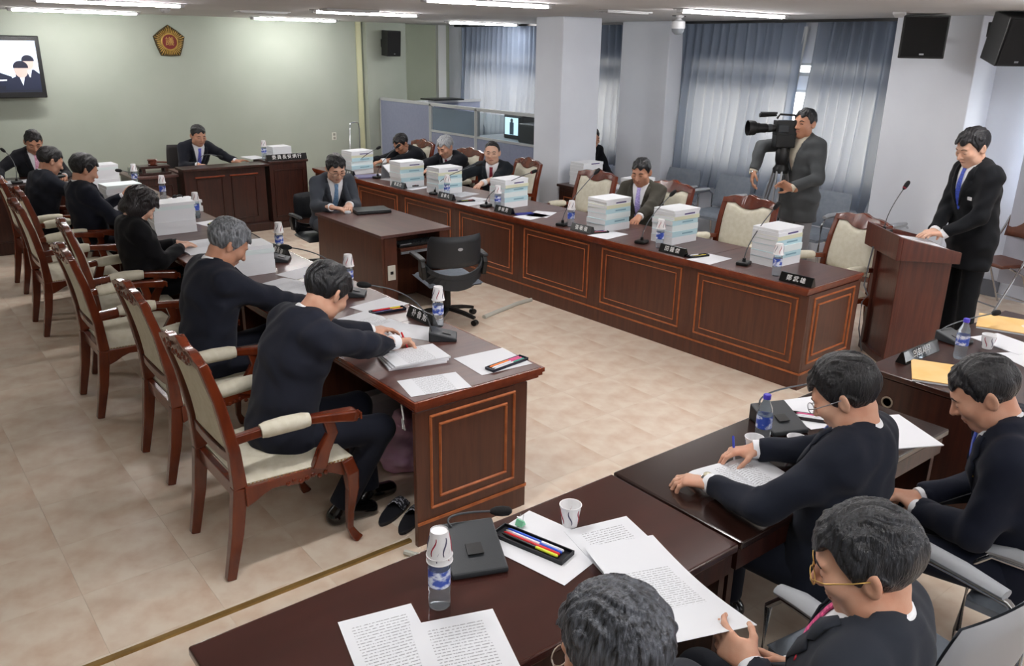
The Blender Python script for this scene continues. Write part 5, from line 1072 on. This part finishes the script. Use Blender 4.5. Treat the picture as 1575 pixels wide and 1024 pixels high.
wedge('reading_board', -.05, .37, -.05, .47, .86, .84, .955, .90); wedge('front_rim', -.08, -.05, -.07, .49, .84, .84, 1.02, 1.01); wedge('side_rim', -.05, .39, -.07, -.045, .84, .82, 1.01, .905); wedge('side_rim', -.05, .39, .465, .49, .84, .82, 1.01, .905)
LM = Matrix.Translation((5.905, 2.84, 0)) @ Matrix.Rotation(math.radians(-38), 4, 'Z'); LP = lambda x, y, z: LM @ Vector((x, y, z))
o = sheet('white speech papers on the lectern', (0, 0), 0, .968, .30, .36, True, 5); o.rotation_euler = (0, math.atan2(.055, .42), math.radians(-38)); o.location = LP(.18, .18, .929)
p = LP(.0, .36, .955); mic('long gooseneck microphone with red ring on the lectern', p, 0, (6.22, 3.06, 1.315), 'box', bend=p+Vector((-.01, -.0, .16)), red=True)
mb = MB(); mb.tube([LP(-.09, .30, .86), LP(-.10, .31, .7), LP(-.11, .31, .55), LP(-.08, .28, .48), LP(-.11, .30, .42), LP(-.10, .30, .2), LP(-.06, .28, .02)], .006, 6); tag(mb.build('cable', mat('cable_grey', '#6f7176', .5), None, smooth=1), 'grey microphone cable hanging down the front of the lectern', 'cable')
# --- front table things
bottle('small water bottle under stacked cups on the front table', 1.085, 1.665, .746); cup('upturned paper cup on the lone bottle of the front table, lower one', 1.087, 1.665, .746+.150, True); cup('second paper cup stacked over the first on the lone bottle', 1.087, 1.665, .746+.168, True)
cup('single paper cup standing on the front table beside the printed pages', 1.665, 1.755, .746)
mic('large charcoal microphone unit on the front table', (1.295, 1.795, .746), math.radians(-22), (1.45, 1.86, .825), 'wedge', bend=(1.24, 1.93, .865), sc=1.35)
sheet('wide blank sheet beneath the colourful pen tray', (1.52, 1.71), math.radians(12), .7466, .26, .34); sheet('left printed page at the bottom edge of the front table', (.885, 1.60), math.radians(-14), .7466, .21, .297, True); sheet('right printed page at the bottom edge of the front table', (1.03, 1.46), math.radians(-20), .7474, .24, .297, True)
sheet('printed page with a list of names, middle of the front table', (1.70, 1.56), math.radians(-14), .7478, .24, .30, True)
tr = (1.485, 1.735); ra = math.radians(-74); tray('black pen tray with bright pens on the front table', tr, ra, .7485, '#10131a', .27, .075); pens_in(tr, ra, .7505, [('#141414', '#e8f04a'), ('#d2222c', '#d2222c'), ('#e9e9f0', '#2d5bd0'), ('#2d5bd0', '#e9e9f0')], 'on the front table', .215)
cl = thing('binder_clip', 'small green binder clip in the pen tray of the front table', 'clip', (1.525, 1.845, .7535), ra); MB().prism([(-.012, 0), (.012, 0), (.003, .018), (-.003, .018)], Matrix(((0, 0, 1, -.014), (1, 0, 0, 0), (0, 1, 0, 0), (0, 0, 0, 1))), .028).build('clip_body', mat('clip_green', '#7fc9a0', .4), cl)
for s in (-1, 1): MB().tube([(-.008, s*.003, .017), (-.006, s*.010, .034), (.006, s*.010, .034), (.008, s*.003, .017)], .001, 5).build('clip_wire', CHROME, cl)
# --- second table
bottle('capped water bottle with violet cap on the dark table', 2.70, 1.74, .746, True); cup('paper cup at the bottle, behind the writing hand', 2.585, 1.70, .746); cup('paper cup nearer to the shoulder of the writing man', 2.72, 1.60, .746)
booklet('open printed booklet under the hands of the writing man', (2.395, 1.575), math.radians(-14), .7466, True, .17, .28)
mic('charcoal microphone unit behind the bottle on the dark table', (2.90, 1.80, .746), math.radians(-22), (3.25, 1.85, .84), 'wedge', bend=(2.92, 1.95, .85), sc=1.3)
sheet('white sheet under pens on the dark table', (3.14, 1.79), math.radians(-20), .7466, .24, .30); tray('dark pen tray before the face of the writing man', (3.09, 1.72), math.radians(-58), .7482, '#2a2326', .24, .06); pens_in((3.09, 1.72), math.radians(-58), .7495, [('#e9e9f0', '#2d5bd0'), ('#e9e9f0', '#38a08c'), ('#e05a90', '#4a3f90')], 'before the face of the writing man', .20)
n_ = tag(MB().b2((-.045, -.02, 0), (.045, .02, .006)).build('sticky_notes', mat('note_pink', '#e8a7b5', .7), None, (3.03, 1.87, .7475), -.6), 'pink sticky note pad beside the pens on the dark table', 'notes'); n_ = tag(MB().b2((-.04, -.008, 0), (.04, .008, .005)).build('sticky_notes', mat('note_yellow', '#e6d45a', .7), None, (3.05, 1.895, .7475), -.6), 'narrow yellow sticky note pad beside the pink one', 'notes')
sheet('thick white papers at the right end of the dark table', (3.26, 1.46), math.radians(-28), .7466, .21, .30, False, 6)
# --- right edge desk
nameplate('name plate with white characters turned away at the right edge desk', (4.22, 1.86), (-1, 0), '徐正雄', z=.751, L=.36); t = [o for o in col.objects if o.name.startswith('name_plate')][-1]; text_obj('lettering', '의회사무', .05, mat('plate_white', '#f2f2f2', .5), t, M=frame((0, .0185, .032), (-1, 0, 0), Vector((0, -.024, .062)).normalized()), depth=.0006)
ORG = mat('folder_orange', '#efbf72', .5, c2='#f2cd8c', scale=5)
def folder(label, c, rz): 
    t = thing('folder', label, 'folder', (c[0], c[1], .751), rz); box('cover', (0, 0, .012), (.40, .30, .004), ORG, t); box('papers', (0, 0, .005), (.395, .295, .010), WHITE, t); MB().lathe([(.035, 0), (.035, .001)], 16, (.06, .0, .0142)).build('cover_mark', mat('mark_white', '#f0e6da', .6), t); MB().prism([(.20, -.15), (.20, .04), (.13, .0), (.06, -.15)], Matrix.Translation((0, 0, .0141)), .0006).build('cover_print', mat('mark_red', '#d97a4a', .6), t)
folder('orange folder with papers behind the name plate at the right edge', (4.08, 1.60), math.radians(-62)); folder('second orange folder farther back at the right edge', (5.18, 1.76), math.radians(-70))
bottle('capped water bottle with violet cap beside the orange folder', 4.38, 1.72, .751, True); cup('paper cup behind the bottle at the right edge', 4.66, 1.70, .751)
mic('black microphone pointing right at the right edge desk', (4.62, 1.86, .751), math.radians(-10), (5.06, 1.84, .84), 'wedge', bend=(4.66, 1.92, .84)); sheet('white document across the right edge desk', (4.82, 1.66), -.3, .7515, .21, .30, False, 6); sheet('large white sheet at the right edge of the picture', (4.72, 1.40), -.5, .752, .42, .30, False, 3)
# ---------------------------------------------------------------- chairs
A_ = [(1.285, 3.435, 0, 'cream armchair of the front man of the left row, nearest the camera'), (1.34, 4.45, 0, 'cream armchair of the grey haired man of the left row'), (1.25, 5.56, 0, 'empty cream armchair pulled back from the left row'), (1.42, 6.36, -4, 'cream armchair of the woman in black'),
      (1.29, 7.44, 0, 'empty cream armchair beyond the woman in black'), (1.40, 8.05, 2, 'cream armchair of the man reading with raised hand'), (1.38, 8.86, 0, 'farthest cream armchair of the left row')]
first = None
for x, y, r, lab in A_:
    if first is None: first = carved_chair(lab, (x, y, 0), math.radians(-90+r), 'carved armchairs with cream upholstery')
    else: dup(first, (x, y, 0), math.radians(-90+r), lab)
for x, y, r, lab in ((6.04, 3.50, -14, 'empty cream armchair beside the lectern, nearest of the right row'), (5.98, 4.46, 3, 'empty cream armchair between the cameraman and the right row'), (6.08, 5.50, -6, 'cream armchair of the man with the lilac tie'), (5.97, 6.43, 2, 'empty cream armchair in front of the dark cabinet'),
    (5.98, 7.66, -8, 'cream armchair behind the man with the dark red tie'), (5.98, 8.80, 0, 'cream armchair behind the grey haired man of the right row'), (6.0, 9.95, 0, 'farthest cream armchair of the right row')):
    d_ = dup(first, (x, y, 0), math.radians(90+r), lab); d_.scale = (1.08, 1, .955)
g0 = grey_chair('grey tubular armchair against the curtains beside the man with the lilac tie', (7.95, 6.85, 0), math.radians(100), 'grey tubular armchairs')
for x, y, r, lab in ((8.0, 6.15, 92, 'second grey tubular armchair against the wide curtain'), (8.02, 5.5, 90, 'third grey tubular armchair, half hidden by the cream chair'), (7.95, 4.85, 88, 'grey tubular armchair behind the cameraman'), (7.95, 4.2, 90, 'grey tubular armchair below the speaker pillar'),
    (.98, .50, -4, 'grey tubular armchair of the man at the bottom edge with salt and pepper hair'), (1.68, .42, -12, 'grey tubular armchair of the man with gold glasses'), (2.27, .93, -8, 'grey tubular armchair of the man writing at the dark table'), (3.10, .72, 6, 'grey tubular armchair of the man with lowered head at the right')):
    d_ = dup(g0, (x, y, 0), math.radians(r), lab)
    if 'writing' in lab: d_.scale = (1.1, 1, 1.04)
# brown folding chairs
def folding_chair(label, loc, rz):
    t = thing('folding_chair', label, 'chair', loc, rz, 'brown folding chairs'); BV = mat('brown_vinyl', '#5b3426', .4, c2='#6a4030', scale=12)
    for s in (-1, 1):
        MB().tube([(s*.21, .24, 0), (s*.21, .02, .42), (s*.205, -.16, .74), (s*.20, -.20, .84)], .011, 8).build('frame_tube', CHROME, t, smooth=1); MB().tube([(s*.185, -.24, 0), (s*.185, -.06, .36), (s*.185, .12, .44)], .010, 8).build('rear_tube', CHROME, t, smooth=1)
    MB().tube([(-.21, .20, .08), (.21, .20, .08)], .008, 6).build('cross_bar', CHROME, t); MB().tube([(-.185, -.20, .09), (.185, -.20, .09)], .008, 6).build('cross_bar', CHROME, t)
    MB().b2((-.19, -.17, .43), (.19, .20, .465)).build('seat', BV, t, bevel=.014); MB().grid(lambda u, v: Vector(((u-.5)*.40, -.145-.19*(v*.19)-.05*(1-(2*u-1)**2)-.03, .65+.19*v)), 10, 4).build('backrest', BV, t, smooth=2, solid=.028); return t
f0_ = folding_chair('brown folding chair directly behind the speaker', (8.22, 3.02, 0), math.radians(68)); dup(f0_, (8.05, 2.42, 0), math.radians(100), 'brown folding chair at the right edge of the picture')
# cabinet with stacks by the column
t = thing('cabinet', 'low dark wooden cabinet beside the square column', 'cabinet', (6.52, 6.15, 0)); box('cabinet_body', (.25, .60, .36), (.46, 1.16, .70), WDARK, t); box('cabinet_top', (.25, .60, .725), (.50, 1.22, .03), WDARK, t, bevel=.005)
for y in (.06, .62):
    d_ = box('door', (.012, y+.26, .37), (.02, .50, .60), WDARK, t); mb = MB(); moulding(mb, (-.011, -.2, -.24), (0, 1, 0), (0, 0, 1), (-1, 0, 0), 0, .40, 0, .48, .012, .006); mb.build('panel_moulding', WTRIM, d_)
stack((6.80, 7.16), .05, .741, [(.05, 0, None), (.05, 0, None), (.045, 0, None), (.05, 0, None), (.035, 0, None), (.03, 0, PURP)], 'on the cabinet by the column', .32, .22, 31)
stack((6.84, 6.36), .15, .741, [(.05, 0, None), (.05, 3, None), (.04, 0, PURP), (.03, 0, None)], 'on the cabinet behind the lilac tie man', .32, .24, 32); sheet('flat white papers on the low cabinet between the two stacks', (6.82, 6.78), .1, .742, .32, .24, False, 40)

# ---------------------------------------------------------------- people
BLK = ('#0d0d0f', '#1d1d21', 'black'); DKB = ('#131214', '#2a282a', 'soft_black'); SP_ = ('#141519', '#585c64', 'salt_pepper'); GRY = ('#3d4044', '#888c92', 'grey'); SIL = ('#85888c', '#b4b7ba', 'silver')
N_ = None; dn = (0, 0, -1)
def hh(d=None, n=None, c=.35, t=.5): return (d, n, c, t)
E_ = {}
# left row, facing +X
E_['P1'] = person('man in a navy suit bent over the desk writing, nearest seat of the left row', (1.64, 3.44, 1.155), -88, near=True, scale=1.045, hsz=1.06, hands=((2.08, 3.74, .785), (2.09, 3.49, .80)), hd=(hh((1, .1, -.05), dn, .3), hh(None, (.3, -.5, -.7), .75, .9)), head_pitch=42, head_yaw=14, hair=('#101113', '#26272b', 'black_grey'), style='full', suit='#1c1f2a', tie='#3a4a78', poles=((-.5, -.2, -.8), (.9, -.3, -.25)), feet=((1.78, 3.40, .09), (1.60, 3.33, .09)), extra_knee=.0, skin=0, slouch=.8)
E_['P2'] = person('grey haired man in a navy suit reading at the left row', (1.58, 4.52, 1.19), -88, near=True, scale=1.05, hsz=1.05, hands=((1.93, 4.72, .79), (2.0, 4.44, .79)), hd=(hh((1, .1, -.2), dn, .25), hh((1, .2, -.1), dn, .35)), head_pitch=38, head_yaw=-6, hair=GRY, style='full', suit='#1c1f2a', tie='#3b4a8a', skin=2)
E_['P3'] = person('woman with short dark hair in a black jacket reading at the left row', (1.60, 6.32, 1.15), -90, near=True, scale=.94, hands=((1.86, 6.47, .79), (1.84, 6.30, .79)), hd=(hh((.8, -.5, 0), dn, .25), hh((.7, .7, .05), dn, .25)), head_pitch=42, hair=('#120f11', '#241d20', 'dark_bob'), style='bob', suit='#101014', tie=None, shirt='#1a1a1e', skin=3)
E_['P4'] = person('man with thick black hair reading a raised sheet at the left row', (1.61, 8.02, 1.24), -84, hands=((1.93, 8.15, .90), (1.96, 7.92, .80)), hd=(hh((.9, .1, .3), (0, -1, 0), .4), hh((.9, .3, .1), dn, .5)), head_pitch=24, hair=BLK, style='full', suit='#181b26', tie='#7a3b30', skin=1)
E_['P5'] = person('man half hidden behind the reader at the far left row', (1.50, 8.86, 1.17), -80, hands=((1.9, 9.0, .79), (1.92, 8.75, .79)), head_pitch=26, hair=DKB, suit='#181b24', tie='#5a2a30', skin=1)
E_['L'] = person('man with a pink tie leaning over the desk at the left edge', (1.70, 10.85, 1.15), 176, hands=((1.90, 10.55, .79), (1.28, 10.62, .80)), head_pitch=30, hair=DKB, style='short', suit='#1a1b20', tie='#c9879a', skin=2, poles=(None, (.9, -.1, -.3)))
E_['C'] = person('chairman in a dark suit sitting behind the rostrum', (3.59, 10.98, 1.12), 186, hands=((3.93, 10.58, .80), (3.45, 10.68, .79)), hd=(hh((.9, -.3, .1), dn, .3), hh(None, None)), head_pitch=20, hair=BLK, suit='#191b24', tie='#4a4f9a', skin=1)
E_['S'] = person('young man with glasses in a grey suit at the stenographer table', (3.75, 7.50, 1.10), 172, seat=.43, hands=((3.73, 7.22, .785), (3.53, 7.20, .785)), hd=(hh((-.5, -.8, -.1), dn, .25), hh((.7, -.6, -.1), dn, .25)), head_pitch=26, hair=BLK, style='full', suit='#3b4048', tie='#56708c', glasses='#2a2a2c', skin=3)
# right row, facing -X
E_['B1'] = person('man with glasses in a dark suit at the far end of the right row', (5.90, 9.84, 1.00), 100, seat=.40, hands=((5.45, 9.75, .79), (5.5, 10.0, .79)), head_pitch=34, hair=DKB, suit='#17191f', tie='#4a2028', glasses='#202022', skin=2)
E_['B2'] = person('silver haired man in a dark suit reading at the right row', (5.90, 8.78, 1.06), 104, seat=.40, hands=((5.42, 8.62, .79), (5.38, 8.92, .79)), head_pitch=28, hair=SIL, style='full', suit='#17191f', tie='#5a2030', skin=0)
E_['B3'] = person('balding man with a dark red tie looking toward the camera from the right row', (5.92, 7.83, 1.085), 128, seat=.365, hands=((5.55, 7.55, .79), (5.30, 8.0, .785)), hd=(hh(None, None), hh((-.9, .1, -.2), dn, .3)), head_pitch=4, head_yaw=8, hair=BLK, style='thin', suit='#1c2228', tie='#6a1f2c', eyes='open', skin=3)
E_['B5'] = person('man with a lilac tie in a brownish grey suit at the right row', (5.95, 5.50, 1.14), 112, seat=.41, hands=((5.58, 5.16, .79), (5.52, 5.48, .79)), head_pitch=18, hair=BLK, suit='#3c3a33', tie='#8f86cf', skin=2)
E_['K'] = person('man in black half hidden behind the square column', (7.74, 8.06, 1.14), 172, hands=((7.9, 7.8, .62), (7.6, 7.8, .62)), head_pitch=14, hair=BLK, suit='#121318', tie=None, skin=1)
# standing
E_['V'] = person('cameraman standing in a dark checked jacket with a pale roll neck', (7.12, 4.56, 1.62), 80, pose='stand', hands=((6.83, 4.42, 1.06), (6.80, 4.84, 1.17)), hd=(hh((-.4, .8, .3), (-.6, -.3, -.2), .8, .9), hh((-.25, -.1, -1), (.7, -.7, 0), .45, .4)), poles=((-.6, -.5, -.6), (.5, .2, .8)), head_pitch=2, head_yaw=8, hair=BLK, suit='#474a4c', trousers='#77777a', tie=None, shirt='#cdc6b4', neck_shirt='#cdc6b4', eyes='open', skin=2)
E_['Sp'] = person('standing speaker in a black suit reading at the lectern', (6.53, 2.77, 1.605), 58, pose='stand', near=True, lean=8, hands=((6.33, 2.77, .985), (6.40, 2.87, .985)), hd=(hh((-.55, .75, .0), dn, .25), hh((-.9, .0, .0), dn, .25)), head_pitch=24, head_yaw=8, hair=BLK, style='full', suit='#14161a', tie='#2b3d8c', skin=3)
# foreground, facing the tables
E_['F1'] = person('man with salt and pepper hair and pale glasses at the bottom edge', (.955, .865, 1.28), 8, near=True, hands=((.80, 1.02, .66), (1.12, 1.02, .66)), head_pitch=24, hair=SP_, style='full', suit='#23262d', tie='#3a4a78', glasses='#c9bfb4', skin=1)
E_['F2'] = person('man with gold glasses and a patterned red tie holding a sheet', (1.605, .735, 1.265), 14, near=True, hands=((1.53, .93, .80), (1.80, .98, .62)), hd=(hh((.0, 1, .25), (.9, -.2, -.4), .5, .9), hh((-.4, .9, .1), (-.9, 0, -.3), .5, .8)), head_pitch=22, head_yaw=14, hair=('#101113', '#2e3035', 'dark_sheen'), style='full', suit='#272b33', tie='#a8406a', glasses='#c8a35c', skin=0)
E_['F3'] = person('man with glasses in a navy suit writing in the open booklet', (2.47, 1.30, 1.205), 10, near=True, hands=((2.20, 1.60, .79), (2.54, 1.66, .80)), hd=(hh((-.5, .85, .0), dn, .55, .3), hh((-.75, .55, -.1), (-.2, -.1, -1), .5, .7)), head_pitch=34, head_yaw=8, hair=BLK, style='full', suit='#1b1f2a', tie='#3a4a78', glasses='#9a9ca2', skin=0, poles=((-.8, -.4, -.4), (.8, -.3, -.4)))
E_['D'] = person('man with lowered head and folded hands at the right edge', (2.94, 1.05, 1.145), 22, near=True, hands=((2.86, 1.16, .66), (2.96, 1.20, .66)), hd=(hh((.6, .7, 0), dn, .5), hh((-.6, .7, 0), dn, .5)), head_pitch=34, head_yaw=6, hair=('#0f0f11', '#222226', 'black_right'), suit='#171b28', tie='#2b3d8c', skin=1)
GP = mat('pin_gold', '#c9a24a', .3, metal=.8)
for k, x, z in (('C', .085, -.12), ('B3', .085, -.12), ('D', -.085, -.12)): pin(E_[k], x, z, GP)
pin(E_['F2'], -.09, -.13, mat('pin_red', '#c0253a', .4), 'lapel_pin', .009, .006)
# name badge on the speaker
P = E_['Sp']; p = P['J'].hit(P['N']-P['Rt']*.10-P['uc']*.20+P['fc']*.3, -P['fc'], 0.0); mb = MB(); M = frame((0, 0, 0), P['Rt'], P['uc']).to_3x3(); mb.box(Vector(p), (.07, .025, .008), M=M); mb.build('name_badge', WHITE, P['body'], bevel=.002)
# wrist watches
def watch(P, i, label_m=CHROME):
    S0, El, Wr = P['arms'][i][:3]; u = _n(Wr-El); a = Wr+.020*u; mb = MB(); M = Vector(u).to_track_quat('Z', 'Y').to_matrix(); mb.lathe([(.031, -.008), (.033, 0), (.031, .008)], 20, a, M, cap=False); mb.build('watch_strap', label_m, P['body'], smooth=1)
    up = _n(-P['arms'][i][4]); mb = MB(); mb.lathe([(.016, 0), (.016, .006), (.013, .008)], 16, a+up*.027, Vector(up).to_track_quat('Z', 'Y').to_matrix()); mb.build('watch_face', mat('watch_face', '#d9d3b8', .2, metal=.3), P['body'], smooth=1)
watch(E_['V'], 1); watch(E_['F3'], 0)
def held(P, i, c, label, L=.14, cap=None, tilt=(0, 0, 1)):
    S0, El, Wr, f, nn, sg, cu, th = P['arms'][i]; w_ = Vector(P['base'])+Vector(P['Rz'] @ (Wr+.085*f+.022*np.asarray(nn))); d = Vector(tilt).normalized(); pen(label, w_-d*L*.42, w_+d*L*.58, c, .0045, cap)
held(E_['P1'], 1, '#c8242c', 'red pen in the hand of the front man of the left row', tilt=(-.3, .1, .9)); held(E_['F3'], 1, '#e9e9f0', 'blue capped pen in the hand of the man at the booklet', cap='#2d3db0', tilt=(.25, .35, .9))
# sheet held by the man with gold glasses
t = MB(); A0, A1, B0, B1 = Vector((1.66, 1.57, .768)), Vector((1.885, 1.486, .768)), Vector((1.32, 1.11, .85)), Vector((1.535, 1.012, .86))
mb = MB(); X_ = (A1-A0); Lx = X_.length; Y_ = (A0-B0); Ly = Y_.length
for k in range(2): mb.grid(lambda u, v: Vector(((u-.5)*Lx, (v-.5)*Ly, -.02*math.sin(v*math.pi)+.0012*k)), 6, 12)
o = mb.build('paper_sheet', PRINT, None, smooth=1); o.matrix_world = frame((A0+A1+B0+B1)/4, X_, Y_); tag(o, 'large printed sheet held up by the man with gold glasses', 'paper')
# television camera on its tripod
t = thing('video_camera', 'black shoulder television camera on a tripod in front of the cameraman', 'video camera', (6.97, 4.66, 1.525), math.radians(58)); t.scale = (.66, .66, .72)
MB().b2((-.07, -.20, -.02), (.07, .16, .17)).build('camera_body', BLACK, t, bevel=.012); MB().b2((-.05, -.36, -.01), (.05, -.20, .15)).build('battery', CHAR, t, bevel=.01)
M = Matrix.Rotation(-math.pi/2, 3, 'X'); MB().lathe([(.045, .0), (.05, .06), (.05, .12), (.058, .13), (.058, .22), (.066, .23), (.07, .30)], 22, (0, .16, .07), M).build('lens', BLACK, t, smooth=1)
MB().lathe([(.078, .28), (.092, .30), (.098, .40), (.094, .40), (.086, .31), (.0, .305)], 24, (0, .16, .07), M, cap=False).build('lens_hood', BLACK, t, smooth=1); MB().lathe([(.088, .318), (.0, .330)], 24, (0, .16, .07), M, cap=False).build('lens_glass', mat('lens_glass', '#10141c', .05, coat=1), t, smooth=1); MB().lathe([(.0515, .05), (.0535, .055), (.0535, .105), (.0515, .11)], 24, (0, .16, .07), M).build('zoom_ring', CHAR, t, smooth=1); MB().b2((-.095, -.02, .02), (-.07, .14, .12)).build('hand_grip', CHAR, t, bevel=.012); MB().b2((-.06, -.10, -.075), (.06, .12, -.02)).build('mount_plate', STEEL, t, bevel=.005)
MB().tube([(0, -.14, .17), (0, -.12, .235), (0, .10, .245), (0, .14, .19)], .014, 10).build('carry_handle', BLACK, t, smooth=1); MB().cyl((.10, .12, .235), (.10, .36, .225), .024, .028, 14).build('viewfinder', BLACK, t, smooth=1); MB().tube([(.10, .14, .235), (.03, .14, .23)], .010, 6).build('viewfinder_arm', BLACK, t); MB().cyl((-.03, .16, .262), (-.03, .40, .262), .014, .017, 12).build('microphone', CHAR, t, smooth=1); MB().tube([(.02, -.12, .24), (.025, -.13, .34)], .004, 6).build('antenna', BLACK, t)
box('side_panel', (.071, 0, .08), (.004, .22, .12), CHAR, t)
for k in range(4): box('button', (.074, -.07+.045*k, .05), (.004, .018, .012), STEEL, t)
t = thing('tripod', 'black camera tripod beside the cameraman', 'tripod', (6.97, 4.66, 0), math.radians(58)); MB().b2((-.055, -.09, 1.40), (.055, .10, 1.52)).build('head_plate', BLACK, t, bevel=.008); MB().lathe([(.05, 1.24), (.062, 1.28), (.062, 1.36), (.045, 1.40)], 18).build('fluid_head', BLACK, t, smooth=1); MB().lathe([(.07, 1.16), (.075, 1.20), (.05, 1.24)], 18).build('bowl', BLACK, t, smooth=1); MB().tube([(.05, -.05, 1.32), (.12, -.28, 1.12)], .009, 8).build('pan_handle', BLACK, t)
for k in range(3):
    a = 2*math.pi*k/3+.5; p0 = Vector((.06*math.cos(a), .06*math.sin(a), 1.18)); p1 = Vector((.20*math.cos(a), .20*math.sin(a), .62)); p2 = Vector((.34*math.cos(a), .34*math.sin(a), .015)); sd = Vector((-math.sin(a), math.cos(a), 0))*.022
    l_ = MB().tube([p0+sd, p1+sd], .010, 8).build('leg', STEEL, t, smooth=1); MB().tube([p0-sd, p1-sd], .010, 8).build('leg_tube', STEEL, l_, smooth=1); MB().tube([p1*.92+p0*.08, p2], .013, 8).build('leg_lower', BLACK, l_, smooth=1); mb = MB(); mb.box(p1, (.07, .05, .06), rz=a); mb.build('leg_clamp', BLACK, l_, bevel=.006)
